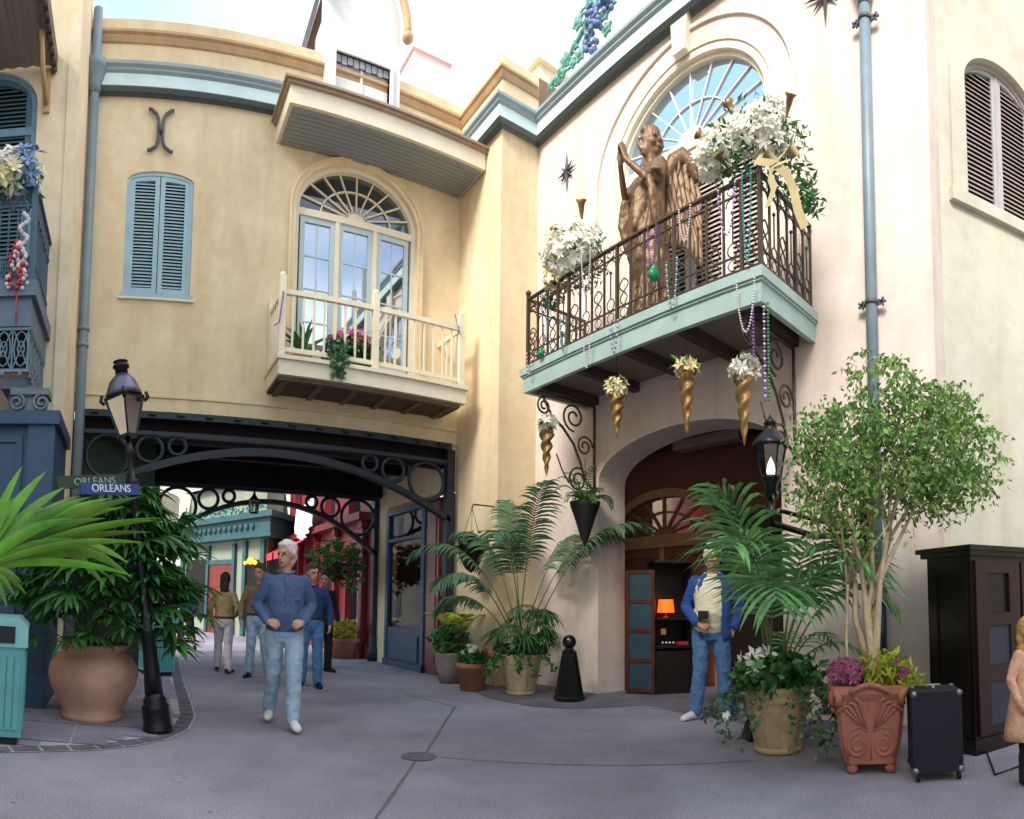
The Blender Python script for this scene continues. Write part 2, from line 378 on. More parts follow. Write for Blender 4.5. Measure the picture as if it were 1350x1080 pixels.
# joints and the round drain cover in the asphalt
jm=mat('joint_dark','6d6672',.9)
jb=MB()
def joint(p,q,w=.022,z=.004):
    a=onZ(*p);b=onZ(*q);d=(b-a);d.z=0;n=Vector((-d.y,d.x,0)).normalized()*w/2
    k=12; L=[]
    for i in range(k+1):
        t=i/k; c=a+d*t; L.append(c+n*(1+rnd(-.3,.3))); L.append(c-n*(1+rnd(-.3,.3)))
    jb.add([(v.x,v.y,z) for v in L],[(2*i,2*i+1,2*i+3,2*i+2) for i in range(k)])
joint((600,932),(562,992)); joint((548,1004),(495,1080)); joint((580,999),(1000,1003),.012); joint((600,932),(530,915),.012); joint((850,933),(1010,955),.01)
struct(jb.build('pavement_joints',jm))
mc=onZ(552,998); mh=MB(); mh.lathe([(.0001,.006),(.125,.006)],28,(mc.x,mc.y,0),cap=False); mh.lathe([(.125,.0065),(.142,.0065)],28,(mc.x,mc.y,0),1,cap=False)
tag(mh.build('manhole_cover',[mat('asphalt_lid','6c6470',.9,var=.2,scale=8,bump=.4),jm]),'small round drain cover set flush in the grey asphalt','drain cover')
# ============================================================ YELLOW BUILDING
ZB=onY(340,553,YA).z; ZT=onY(118,24,YA).z
zc1=onY(115,81,YA-.22).z; zc2=onY(115,95,YA-.17).z; zc3=onY(115,110,YA-.17).z; zc4=onY(115,127,YA).z
zb1=onY(125,42,YA-.06).z; zb2=onY(125,50,YA-.06).z
print('levels',ZB,ZT,zc1,zc4,zb1)
Y0=thing('yellow_building','long yellow stucco building bridging the dark arched passage, with a white wooden balcony','building',(2,YA,0))
def rel(o): return -o
def yb(mb,name,m,parent=None,label=None):
    # mesh given in world coordinates -> parented to Y0 at (2,YA,0)
    o=mb.build(name,m,parent or Y0,label)
    if parent is None: o.location=(-2,-YA,0)
    return o
# wall with holes
s0=onY(168,235,YA); s1=onY(250,392,YA); sc_=onY(210,226,YA)
SX0,SX1,SZ0,SZS,SZT=s0.x,s1.x,s1.z,s0.z-.02,sc_.z
DX0,DX1=onY(386,380,YA).x,onY(549,300,YA).x; DZS=onY(386,270,YA).z; DZT=onY(470,222,YA).z; DZ0=onY(480,490,YA-.0).z-.45
w=MB(); 
w.wall([(XL,ZB),(XP,ZB),(XP,ZT),(XL,ZT)],[arch(SX0,SX1,SZ0,SZS,SZT,16),arch(DX0,DX1,DZ0,DZS,DZT,28)],.28,0,YA,edge=False)
w.add([(XP,YA,0),(XP,YP,0),(XP,YP,ZT),(XP,YA,ZT)],[(0,1,2,3)])
w.add([(XP,YP,0),(XB,YP,0),(XB,YP,ZT),(XP,YP,ZT)],[(0,1,2,3)])
w.add([(XP,YA,0),(XP,YA,ZB),(XP,YA+.02,ZB),(XP,YA+.02,0)],[(0,1,2,3)])
w.box(XL,XB,YA+.02,YA+.24,ZT,ZT+.02)
w.box(XL,XB+.2,YA+.3,12.2,ZB+.25,ZB+.6); w.box(XL,XP,11.9,12.2,ZB+.3,ZT-.6); 
w.add([(XL,YA,ZT),(XP,YA,ZT),(XP,12.2,ZT-.1),(XL,12.2,ZT-.1)],[(0,1,2,3)])
w.add([(XP,YP,ZT),(XB+2,YP,ZT),(XB+2,12.2,ZT-.1),(XP,12.2,ZT-.1)],[(0,1,2,3)])
yb(w,'wall',M_yel)
path=[(XL,YA),(XP,YA),(XP,YP),(XB,YP),(XB,1.95)]
cprof=[(0,zc1+.02),(.24,zc1+.02),(.24,zc1-.03),(.20,zc1-.06),(.20,zc2+.03),(.16,zc2)]; 
def cornice(parent,i0,i1,loc):
    a=MB(); sweep(a,cprof,path,0,i0,i1); o=a.build('cornice_moulding',M_blu,parent); o.location=loc
    a=MB(); sweep(a,[(.16,zc2),(.15,zc3)],path,0,i0,i1); o=a.build('cornice_frieze',M_pale,parent); o.location=loc
    a=MB(); sweep(a,[(.15,zc3),(.16,zc3-.02),(.11,zc3-.06),(.08,zc4+.05),(.04,zc4+.03),(0,zc4)],path,0,i0,i1); o=a.build('cornice_lower_moulding',M_dkb,parent); o.location=loc
    a=MB(); sweep(a,[(0,zb1+.06),(.09,zb1+.04),(.09,zb1),(.05,zb1-.02),(.07,zb1-.05),(.03,zb2-.02),(0,zb2-.03)],path,0,i0,i1); o=a.build('parapet_moulding',M_band,parent); o.location=loc
cornice(Y0,0,3,(-2,-YA,0))
# string course near the bottom of the wall
a=MB(); zs=onY(340,533,YA).z; sweep(a,[(0,zs+.03),(.025,zs+.02),(.025,zs-.02),(0,zs-.03)],path,0,0,1); yb(a,'string_course',M_yel)
a=MB(); a.box(XL,XP,YA-.004,YA+.5,ZB-.03,ZB-.002); yb(a,'lintel_board',M_band)
# wall anchor (iron X)
an=MB(); c=onY(212,172,YA-.05); hh=.31
for sx in(-1,1):
    an.tube([(c.x+sx*.19,c.y,c.z+hh),(c.x+sx*.15,c.y,c.z+hh+.005),(c.x+sx*.065,c.y,c.z+hh*.78),(c.x+sx*.035,c.y,c.z+hh*.5),(c.x+sx*.03,c.y,c.z),(c.x+sx*.035,c.y,c.z-hh*.5),(c.x+sx*.065,c.y,c.z-hh*.8),(c.x+sx*.15,c.y,c.z-hh),(c.x+sx*.19,c.y,c.z-hh)],.026,6)
an.ball((c.x,c.y-.02,c.z),.05,8); an.bar((c.x,c.y,c.z),(c.x,YA,c.z),.04,.04)
yb(an,'wall_anchor',mat('anchor_slate','5e6167',.5,metal=.3))
# shuttered window
g=grp('shuttered_window',Y0,(-2,-YA,0))
f=MB(); ring(f,SX0,SX1,SZ0,SZS,SZT,.055,YA+.02,YA+.12,0,18); f.box(SX0-.04,SX1+.04,YA-.03,YA+.1,SZ0-.06,SZ0); f.build('frame',M_shut,g)
sl=MB(); sl.box(SX0-.06,SX1+.06,YA-.045,YA+.0,SZ0-.09,SZ0-.061); sl.build('sill',M_crm,g)
cx=(SX0+SX1)/2; aa=(SX1-SX0)/2
for xa,xb in((SX0+.055,cx-.006),(cx+.006,SX1-.055)): leaf(g,xa,xb,SZ0+.01,topfn(cx,aa,SZS,SZT-SZS-.055),YA+.03,M_shut,w=.07,pitch=.05)
bk=MB(); bk.box(SX0,SX1,YA+.13,YA+.15,SZ0,SZT); bk.build('backing',M_void,g)
# french window
g=grp('french_window',Y0,(-2,-YA,0)); W=DX1-DX0; cx=(DX0+DX1)/2
f=MB(); ring(f,DX0,DX1,DZ0,DZS,DZT,.07,YA+.03,YA+.16,0,30); f.box(DX0+.07,DX1-.07,YA+.04,YA+.15,DZS-.09,DZS+.02); 
xd=[DX0+.07+(W-.14)*k/3 for k in range(4)]
for k in(1,2): f.box(xd[k]-.035,xd[k]+.035,YA+.045,YA+.14,DZ0,DZS-.09)
f.build('frame',M_crm,g)
fm=MB(); ring(fm,DX0-.08,DX1+.08,DZ0,DZS,DZT+.08,.08,YA-.05,YA+.0,0,30); ring(fm,DX0-.1,DX1+.1,DZ0,DZS,DZT+.1,.03,YA-.075,YA-.051,0,30); fm.build('surround',M_yel,g)
fb=MB(); fan(fb,cx,DZS+.02,W/2-.07,DZT-DZS-.08,YA+.1,n=10,hub=.2,w=.02,mid=.62); fb.build('fanlight_bars',M_crm,g)
gl=MB(); gl.prism([(cx-W/2+.07,DZS+.02)]+arcpts(cx,DZS+.02,W/2-.07,DZT-DZS-.09,PI,0,24),YA+.12,YA+.126); gl.build('fanlight_glass',glassmat('glass_dark',(.25,.2,.22),.02,.5),g)
for k in range(3):
    x0,x1=xd[k]+.035,xd[k+1]-.035
    d=MB(); d.wall([(x0,DZ0),(x1,DZ0),(x1,DZS-.09),(x0,DZS-.09)],[[(x0+.075,DZ0+.6),(x1-.075,DZ0+.6),(x1-.075,DZS-.18),(x0+.075,DZS-.18)]],.05,0,YA+.07)
    d.wall([(x0+.075,DZ0+.1),(x1-.075,DZ0+.1),(x1-.075,DZ0+.52),(x0+.075,DZ0+.52)],[[(x0+.11,DZ0+.14),(x1-.11,DZ0+.14),(x1-.11,DZ0+.48),(x0+.11,DZ0+.48)]],.012,0,YA+.058)
    zz=[DZ0+.6+(DZS-.18-DZ0-.6)*i/4 for i in range(5)]
    for z in zz[1:-1]: d.box(x0+.075,x1-.075,YA+.085,YA+.11,z-.011,z+.011)
    d.box((x0+x1)/2-.011,(x0+x1)/2+.011,YA+.0865,YA+.1085,DZ0+.6,DZS-.18)
    o=d.build('door_leaf',mat('door_paleblue','b9cbd2',.4,var=.05,scale=4),g)
    q=MB(); q.box(x0+.075,x1-.075,YA+.094,YA+.1,DZ0+.6,DZS-.18); q.build('glass',G_win,o)
    cu=MB(); n=60; zt=DZS-.16 if k<2 else DZS-.55
    zt=[DZS-.16,DZS-.16,DZS-.66][k]
    vs=[];
    for i in range(n+1):
        x=x0+.03+(x1-x0-.06)*i/n
        yy=YA+.2+.018*math.sin(i*.9)+.01*math.sin(i*2.3)
        vs+=[(x,yy,DZ0+.2),(x,yy,zt)]
    cu.add(vs,[(2*i,2*i+2,2*i+3,2*i+1) for i in range(n)],0,True); cu.build('curtain',mat('curtain_white','f4f4f6',.9,var=.02,scale=4),o)
rm=MB(); rm.add([(DX0-.3,YA+.28,DZ0),(DX1+.3,YA+.28,DZ0),(DX1+.3,YA+1.8,DZ0),(DX0-.3,YA+1.8,DZ0),(DX0-.3,YA+.28,DZT+.3),(DX1+.3,YA+.28,DZT+.3),(DX1+.3,YA+1.8,DZT+.3),(DX0-.3,YA+1.8,DZT+.3)],[(0,1,2,3),(4,5,6,7),(3,2,6,7),(0,3,7,4),(1,2,6,5)])
rm.build('room_lining',mat('room_maroon','3b2226',.9,var=.2,scale=2),g)
# canopy above it
g=grp('window_canopy',Y0,(-2,-YA,0)); 
ca=onY(365,180,YA); cb=onY(382,130,YA-.85); cz0=onY(383,134,YA-.85).z; cz1=onY(380,103,YA-.85).z
cx0,cx1=onY(383,130,YA-.85).x,XP-.02; FY=YA-.82
q=MB(); q.box(cx0,cx1,FY,YA+.0,cz0+.02,cz1-.05,0); q.build('canopy_box',M_crm,g)
q=MB(); q.box(cx0-.05,XP-.004,FY-.05,YA-.005,cz1-.05,cz1-.01); q.box(cx0-.09,XP-.003,FY-.09,YA-.006,cz1-.01,cz1+.025); q.build('canopy_roof_edge',mat('canopy_taupe','a58f7a',.6,var=.1),g)
q=MB(); q.box(cx0+.06,cx1-.04,FY+.06,YA-.03,cz0-.003,cz0+.02)
n=9
for i in range(n):
    ya=FY+.06+(YA-.09-FY)*i/n; q.box(cx0+.065,cx1-.045,ya+.005,ya+(YA-.09-FY)/n-.005,cz0-.012,cz0-.002)
q.build('soffit_boards',M_soff,g)
# white balcony
g=grp('balcony',Y0,(-2,-YA,0)); BY=YA-.75
bx0=onY(370,470,BY).x; bx1=onY(607,500,BY).x; bz1=onY(374,470,BY).z; bz0=onY(362,494,BY).z; zr=onY(374,385,BY).z
q=MB(); q.box(bx0-.07,bx1+.1,BY-.1,YA,bz1-.06,bz1-.005); q.box(bx0-.04,bx1+.07,BY-.06,YA-.001,bz0,bz1-.06)
q.build('floor_slab',M_crm,g)
q=MB()
for i in range(6):
    x=bx0+.1+(bx1-bx0-.2)*i/5; q.prism([(BY+.12,bz0-.005),(YA-.01,bz0-.005),(YA-.01,bz0-.2),(BY+.5,bz0-.13)],0,.07) if 0 else q.box(x-.04,x+.04,BY+.1,YA-.01,bz0-.06,bz0-.031)
q.box(bx0,bx1,BY+.02,BY+.1,bz0-.05,bz0-.0015)
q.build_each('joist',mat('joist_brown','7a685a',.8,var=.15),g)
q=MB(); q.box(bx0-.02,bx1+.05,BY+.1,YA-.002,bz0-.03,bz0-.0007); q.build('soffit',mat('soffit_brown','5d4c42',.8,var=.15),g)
q=MB(); ph=onY(374,362,BY).z
posts=[bx0,onY(495,430,BY).x,bx1]
for x in posts: q=MB(); q.box(x-.045,x+.045,BY-.045,BY+.045,bz1-.005,ph-.02); q.ball((x,BY,ph-.01),.05,10); q.build('newel_post',M_crm,g)
q=MB(); q.box(bx0-.04,bx0+.04,YA-.09,YA-.01,bz1-.005,ph-.05); q.build('newel_post',M_crm,g)
q=MB(); 
for xa,xb in((posts[0]+.045,posts[1]-.045),(posts[1]+.045,posts[2]-.045)):
    q.box(xa,xb,BY-.03,BY+.03,zr-.03,zr+.04); q.box(xa,xb,BY-.02,BY+.02,bz1+.07,bz1+.13)
q.box(bx0-.029,bx0+.029,BY+.045,YA-.09,zr-.03,zr+.04); q.box(bx0-.02,bx0+.02,BY+.045,YA-.09,bz1+.07,bz1+.13)
q.box(bx1-.029,bx1+.029,BY+.045,YA-.01,zr-.03,zr+.04); q.box(bx1-.02,bx1+.02,BY+.045,YA-.01,bz1+.07,bz1+.13)
q.build_each('rail',M_crm,g)
q=MB()
for xa,xb,n in((posts[0],posts[1],9),(posts[1],posts[2],9)):
    for i in range(1,n): 
        x=xa+(xb-xa)*i/n; q.box(x-.014,x+.014,BY-.014,BY+.014,bz1+.13,zr-.03)
for x in(bx0,bx1):
    for i in range(1,5):
        y=BY+(YA-BY)*i/5; q.box(x-.014,x+.014,y-.014,y+.014,bz1+.13,zr-.03)
q.build_each('baluster',M_crm,g)
# beaded iron arches under the bridge : front and rear truss
def truss(y,xa,xb,ztop,zc,zsp,name,m,post=True):
    cx=(xa+xb)/2; a=(xb-xa)/2; mb=MB()
    P=[(cx+a*math.cos(PI*i/36),zc-(zc-zsp)*math.cos(PI*i/36)**2) for i in range(37)]
    for p,q in zip(P,P[1:]): 
        mb.add([(p[0],y-.07,p[1]),(q[0],y-.07,q[1]),(q[0],y-.07,q[1]+.09),(p[0],y-.07,p[1]+.09),(p[0],y+.07,p[1]),(q[0],y+.07,q[1]),(q[0],y+.07,q[1]+.09),(p[0],y+.07,p[1]+.09)],[(0,1,2,3),(7,6,5,4),(0,4,5,1),(3,2,6,7)])
    mb.box(xa,xb,y-.08,y+.08,ztop-.1,ztop)
    mb.box(xa,xb,y-.05,y+.05,ztop-.34,ztop-.28)
    for sx in(-1,1):
        for k,(dx,r) in enumerate(((.42,.34),(1.02,.22),(1.42,.13))):
            X=cx+sx*(a-dx); arcz=zc-(zc-zsp)*((X-cx)/a)**2+.09; ctz=ztop-.34-r
            if name=='iron_arch' or 1:
                r=max(.06,(ztop-.34-arcz)/2-.02)
                ctz=ztop-.35-r
                mb.tube([(X+r*math.cos(t*PI/12),y,ctz+r*math.sin(t*PI/12)) for t in range(24)],.035,6,closed=True)
        if post: mb.box(cx+sx*a-.07,cx+sx*a+.07,y-.07,y+.07,0 if sx>0 else .0,ztop-.1); mb.lathe([(.13,0),(.13,.25),(.1,.28),(.1,.5),(.08,.52)],12,(cx+sx*a,y,0))
    # rivet brackets
    n=14
    for i in range(n):
        x=xa+(xb-xa)*(i+.5)/n; mb.box(x-.05,x+.05,y-.13,y-.081,ztop-.06,ztop-.02)
    return mb
xr=5.0
tf=truss(YA-.05,XL+.1,xr,ZB-.03,onY(330,592,YA).z-.09,onY(588,690,YA).z,'iron_arch',M_navy); yb(tf,'iron_arch',M_navy)
M_tdk=mat('truss_dark','1f2b36',.5,var=.15)
ZF=onY(330,645,12).z
tf=truss(12.0,.45,xr-.03,ZF+.3,onY(330,657,12).z-.09,onY(490,728,12).z-.1,'iron_arch',M_tdk); yb(tf,'iron_arch',M_tdk)
# ceiling, beams of the passage
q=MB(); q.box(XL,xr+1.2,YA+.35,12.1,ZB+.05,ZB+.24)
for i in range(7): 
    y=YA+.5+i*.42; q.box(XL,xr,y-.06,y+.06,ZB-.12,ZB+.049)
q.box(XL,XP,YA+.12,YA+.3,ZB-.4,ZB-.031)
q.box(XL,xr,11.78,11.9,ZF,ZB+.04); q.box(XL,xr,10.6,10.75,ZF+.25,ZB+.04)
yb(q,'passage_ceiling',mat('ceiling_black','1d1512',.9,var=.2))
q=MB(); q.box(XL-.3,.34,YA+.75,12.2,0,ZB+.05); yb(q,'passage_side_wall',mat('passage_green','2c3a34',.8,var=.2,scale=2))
# passage right wall with shop front
def yy(px): 
    d=ray(px,800); return d.y/d.x*xr
g=grp('shopfront',Y0,(-2,-YA,0))
y0=YA+.02; ya=yy(580); ybb=yy(561); yc=yy(510); 
q=MB(); q.box(xr,xr+.2,yc,12.0,0,ZB); q.box(xr,xr+.2,y0,yc,onX(520,668,xr).z,ZB); q.build('wall',M_yel,g)
zt=onX(530,676,xr).z; zk=onX(530,828,xr).z
q=MB(); q.box(xr-.05,xr+.06,yc-.12,yc,0,zt+.1); q.box(xr-.05,xr+.06,ybb,ybb+.12,0,zt+.1); q.box(xr-.05,xr+.06,ybb+.12,yc-.12,zt-.02,zt+.1); q.box(xr-.05,xr+.06,ybb+.12,yc-.12,zt-.55,zt-.48); q.box(xr-.03,xr+.06,ybb+.12,yc-.12,0,zk)
q.box(xr-.06,xr-.031,ybb+.2,yc-.2,.15,zk-.12); q.box(xr-.08,xr+.06,ybb,yc,0,.12); q.build('window_frame',M_bluef,g)
q=MB(); q.box(xr+.0,xr+.008,ybb+.12,yc-.12,zk,zt-.02); q.build('glass',glassmat('glass_shop',(.6,.6,.62),.03,.9,ior=1.08),g)
q=MB(); q.box(xr+.1,xr+1.2,y0+.1,yc+.4,.001,.01); q.box(xr+1.1,xr+1.2,y0+.1,yc+.4,0,3.4); q.box(xr+.1,xr+1.2,yc+.3,yc+.4,0,3.4); q.box(xr+.25,xr+.55,ybb+.1,yc-.1,.5,.56);q.box(xr+.7,xr+1.05,ybb+.1,yc-.1,1.3,1.34);q.box(xr+.7,xr+1.05,ybb+.1,yc-.1,1.9,1.94);q.build('interior',mat('shop_maroon','33161a',.8,var=.2),g)
q=MB(); q.box(xr-.02,xr+.04,ya+.05,ybb,0,zt+.02); q.box(xr-.035,xr-.021,ya+.13,ybb-.08,.2,1.0); q.box(xr-.035,xr-.021,ya+.13,ybb-.08,1.15,zt-.15); q.build('door',mat('door_oxblood','6b2018',.4,var=.15,coat=.3),g)
q=MB(); 
for i,(yy_,zz_) in enumerate(((ybb+.5,1.6),(ybb+.9,1.9),(ybb+1.2,1.45),(ybb+.3,2.2),(ybb+1.4,2.25))): q.ball((xr+.6,yy_,zz_),.05,8)
q.build_each('shop_lamp',mat('lamp_warm','ffb070',.5,emit=6),g)
q=MB(); 
for i in range(14):
    yq=ybb+.3+i*.16; 
    q.lathe([(.05,0),(.06,.08),(.03,.14),(.02,.2)],8,(xr+.85+rnd(-.1,.1),yq,1.34 if i%2 else 1.94))
q.build_each('shop_goods',mat('goods','8a6a50',.5,var=.6,scale=3),g)
# ============================================================ PINK BUILDING (faces -X)
YN=1.95   # near end
P0=thing('pink_building','pale pink stucco building with the iron balcony over the big arched alcove','building',(XB,5,0),-PI/2)
# local frame: x = -(Y-5) , y = X-XB , z
def PX(Y): return 5-Y
def ppx(px,py,dx=0): v=onX(px,py,XB-dx); return (PX(v.y),v.z)
AL,AR=PX(6.32),PX(3.42); AZT=onX(925,552,XB).z; AZS=AZT-.52
xa,_=ppx(808,285); xb,_=ppx(1018,200); zi=ppx(1006,122)[1]; zcn=ppx(945,42)[1]
WX0,WX1=xa,xb; a_=(WX1-WX0)/2; WZT=zcn; WZS=zi; WZ0=onX(1000,480,XB).z
WZ0=4.3
print('pink',AL,AR,AZT,WX0,WX1,WZT,ppx(830,185),ppx(1008,110))
w=MB(); w.wall([(PX(YP),0),(AL,0)]+[(x,z) for x,z in arch(AL,AR,0,AZS,AZT,26)[2:][::-1]]+[(AR,0),(PX(YN),0),(PX(YN),zc1+.0),(PX(YP),zc1+.0)],[arch(WX0,WX1,WZ0,WZS,WZT,30)],.52,edge=False)
w_=arch(AL,AR,0,AZS,AZT,26)[1:]+[(AL,0)]
w.add([(x,0,z) for x,z in w_]+[(x,.52,z) for x,z in w_],[(i,i+1,len(w_)+i+1,len(w_)+i) for i in range(len(w_)-1)],0)
w.box(PX(YN)-.0,PX(YN)+.3,.0,.45,0,zc1)
w.box(PX(YP),PX(YN),.0,.5,ZT+.301,ZT+1.6) if 0 else None
w.build('wall',M_pnk,P0)
# raised arched band around the balcony window
q=MB(); e=.34; ring(q,WX0-e,WX1+e,WZ0,WZS,min(WZT+.3,zc4+.1),.05,-.035,.0,0,34); q.build('arch_recess_moulding',M_pnk,P0)
loc=(0,0,0)
def cornp(prof,name,m):
    a=MB(); sweep(a,prof,path,0,3,4); a.v=[(PX(v[1]),v[0]-XB,v[2]) for v in a.v]; a.build(name,m,P0)
cornp(cprof,'cornice_moulding',M_blu); cornp([(.16,zc2),(.15,zc3)],'cornice_frieze',M_pale)
cornp([(.15,zc3),(.16,zc3-.02),(.11,zc3-.06),(.08,zc4+.05),(.04,zc4+.03),(0,zc4)],'cornice_lower_moulding',M_dkb)
# parapet
q=MB(); q.box(PX(YP),PX(YN)+.2,.0,.5,zc1+.002,zc1+.06) ; q.build('wall_coping',M_blu,P0)
# keystone block
kx,kz=ppx(880,75); q=MB(); q.prism([(kx-.1,WZT-.02),(kx+.1,WZT-.02),(kx+.14,zc4+.06),(kx-.14,zc4+.06)],-.1,-.001); 
cxw=(WX0+WX1)/2
q.v=[(x-kx+cxw,y,z) for x,y,z in q.v]; q.build('keystone',M_crm,P0)
# window
g=grp('arched_window',P0)
f=MB(); ring(f,WX0,WX1,WZ0,WZS,WZT,.09,.02,.2,0,34); ring(f,WX0+.09,WX1-.09,WZ0,WZS,WZT-.09,.05,.08,.2,0,34); f.box(WX0+.14,WX1-.14,.07,.2,WZS-.12,WZS+.02); f.build('frame',M_crm,g)
ia=(WX1-WX0)/2-.14; ib=WZT-WZS-.16
fb=MB(); fan(fb,cxw,WZS+.02,ia,ib,.14,n=10,hub=.2,w=.015,th=.02,mid=.55); fb.build('fanlight_bars',M_white,g)
gl=MB(); gl.prism([(cxw-ia,WZS+.02)]+arcpts(cxw,WZS+.02,ia,ib,PI,0,24),.155,.16); gl.build('fanlight_glass',G_sky,g)
nd=4; xs=[WX0+.14+(WX1-WX0-.28)*i/nd for i in range(nd+1)]
for i in range(nd): leaf(g,xs[i]+.004,xs[i+1]-.004,WZ0,lambda x:WZS-.122,.1,M_white,mat('slat_brown','c4b6ae',.6),w=.075,pitch=.062)
q=MB(); q.box(WX0,WX1,.21,.23,WZ0,WZT); q.build('backing',M_void,g)
# iron stars
def star(x,z,r,par):
    q=MB(); n=8
    for i in range(n):
        t=PI/2+2*PI*i/n; rr=r*(1 if i%4==0 else (.72 if i%2==0 else .6)); t1,t2=t-PI/n,t+PI/n; ri=r*.2
        q.add([(x,-.07,z),(x+ri*math.cos(t1),-.03,z+ri*math.sin(t1)),(x+rr*math.cos(t),-.03,z+rr*math.sin(t)),(x+ri*math.cos(t2),-.03,z+ri*math.sin(t2)),(x,0,z)],[(0,1,2),(0,2,3),(4,2,1),(4,3,2)])
    return q.build('iron_star',mat('star_iron','5a5561',.45,metal=.4,var=.2),par)
x,z=ppx(749,228); star(x,z,.34,P0); x,z=ppx(1089,-5); star(x,z,.38,P0)
# downpipe
def pipe(x,y,z0,z1,m,parent,r=.05,clamps=(),head=None,collar=()):
    q=MB(); q.tube([(x,y,z0),(x,y,z1)],r,12)
    for c in collar: q.tube([(x,y,c-.03),(x,y,c+.03)],r*1.25,12)
    if head: q.lathe([(r*1.1,head-.45),(r*1.3,head-.35),(r*2.4,head-.12),(r*2.6,head-.1),(r*2.6,head),(r*1.2,head+.02)],14,(x,y,0))
    o=q.build('downpipe',m,parent)
    for c in clamps:
        k=MB(); k.tube([(x,y,c-.02),(x,y,c+.02)],r*1.2,12)
        for sx in(-1,1):
            k.bar((x+sx*.04,y+.02,c),(x+sx*.1,y+.02,c),.03,.03)
            for j in range(5):
                t=2*PI*j/5; k.bar((x+sx*.11,y+.01,c),(x+sx*.11+.045*math.cos(t),y+.01,c+.045*math.sin(t)),.022,.02,up=(0,1,0))
        k.build('pipe_clamp',mat('clamp','5b5a63',.5,metal=.4),o)
    return o
x,z1=ppx(1145,35); x,_=ppx(1150,270); _,z2=ppx(1152,405)
pipe(x,-.09,1.25,ZT,M_pipe,P0,.06,(z1,z2),head=z1+.6,collar=(z1+.25,))
q=MB(); q.tube([(x,-.09,.0),(x,-.09,1.25)],.075,12); q.tube([(x,-.09,1.2),(x,-.09,1.3)],.09,12); q.build('downpipe_boot',mat('boot_navy','1c2340',.4,var=.15),P0)
# ---- balcony slab
BX=1.09 # protrusion
by0=PX(onX(690,490,XB-BX).y); by1=PX(onX(1003,360,XB-BX).y)
Z1=onX(1003,352,XB-BX).z; Z0=onX(1003,397,XB-BX).z
print('balc',by0,by1,Z1,Z0)
g=grp('balcony',P0)
q=MB(); q.box(by0-.04,by1+.04,-BX-.04,0,Z1-.1,Z1); q.build('balcony_deck',M_teal,g)
q=MB(); q.box(by0,by1,-BX,-BX+.06,Z0,Z1-.1); q.box(by0,by0+.06,-BX+.06,0,Z0,Z1-.1); q.box(by1-.06,by1,-BX+.06,0,Z0,Z1-.1); q.box(by0-.02,by1+.02,-BX-.02,-.001,Z1-.125,Z1-.1001)
q.build('fascia',M_teal,g)
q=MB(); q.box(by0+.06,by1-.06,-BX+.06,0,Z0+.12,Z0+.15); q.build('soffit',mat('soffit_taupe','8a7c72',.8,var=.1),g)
q=MB()
for i in range(5):
    x=by0+.25+(by1-by0-.5)*i/4; q.box(x-.05,x+.05,-BX+.06,0,Z0-.0,Z0+.12)
q.build_each('joist',mat('joist_dark','4a3a36',.8,var=.15),g)
# railing
RT=onX(1000,222,XB-BX).z
def railing(par,x0,x1,y0,y1,z0,z1,n,m,s=1,bulge=.1):
    """straight rail from (x0,y0) to (x1,y1): bars, scroll lyres, rails"""
    a=Vector((x0,y0,0));b=Vector((x1,y1,0)); L=(b-a).length; d=(b-a).normalized()
    q=MB(); P=lambda u,z: tuple(a+d*u+Vector((0,0,z)))
    q.bar(P(0,z1),P(L,z1),.05,.022); q.bar(P(0,z1-.13),P(L,z1-.13),.02,.014); q.bar(P(0,z0+.05),P(L,z0+.05),.024,.016); q.bar(P(0,z0+.2),P(L,z0+.2),.02,.014)
    k=0; u=0; step=L/n
    for i in range(n+1):
        u=i*step; q.bar(P(u,z0),P(u,z1),.022 if i%4 else .034,.022 if i%4 else .034)
    h=z1-.13-(z0+.2)
    for i in range(n):
        u=(i+.5)*step; c=step*.36
        # arch under the middle rail, scroll S at bottom
        q.tube([P(u+c*math.cos(PI*j/8),z1-.13-c*1.1+c*math.sin(PI*j/8)) for j in range(9)],.008,4,cap=False)
        if i%2==0:
            pts=[]
            for j in range(15):
                t=j/14; pts.append(P(u+c*1.0*math.sin(t*PI*2)*(.6+.4*t),z0+.2+h*.52*t))
            q.tube(pts,.009,4,cap=False)
            q.tube([P(u-c*1.0*math.sin(j/14*PI*2)*(.6+.4*j/14),z0+.2+h*.52*j/14) for j in range(15)],.009,4,cap=False)
        else:
            q.tube([P(u+c*.8*math.cos(t*PI/6),z0+.2+c+c*.9*math.sin(t*PI/6)) for t in range(12)],.008,4,closed=True)
            q.bar(P(u,z0+.2+2*c),P(u,z0+.2+h*.75),.012,.012); q.ball(P(u,z0+.2+h*.75),.02,6)
        q.tube([P(u+c*.75*math.cos(t*PI/5),z0+.125+.055*math.sin(t*PI/5)) for t in range(10)],.007,4,closed=True)
        q.tube([P(u+c*.75*math.cos(t*PI/5),z1-.065+.045*math.sin(t*PI/5)) for t in range(10)],.006,4,closed=True)
    return q.build('railing',m,par)
yf=-BX+.05
r1=railing(g,by0+.03,by1-.03,yf,yf,Z1+.02,RT,17,M_iron); r2=railing(g,by0+.03,by0+.03,yf,-.03,Z1+.02,RT,6,M_iron); r3=railing(g,by1-.03,by1-.03,yf,-.03,Z1+.02,RT,6,M_iron)
for x in(by0+.03,by1-.03): q=MB(); q.box(x-.02,x+.02,yf-.02,yf+.02,Z1,RT+.06); q.ball((x,yf,RT+.09),.04,8); q.build('corner_post',M_iron,g)
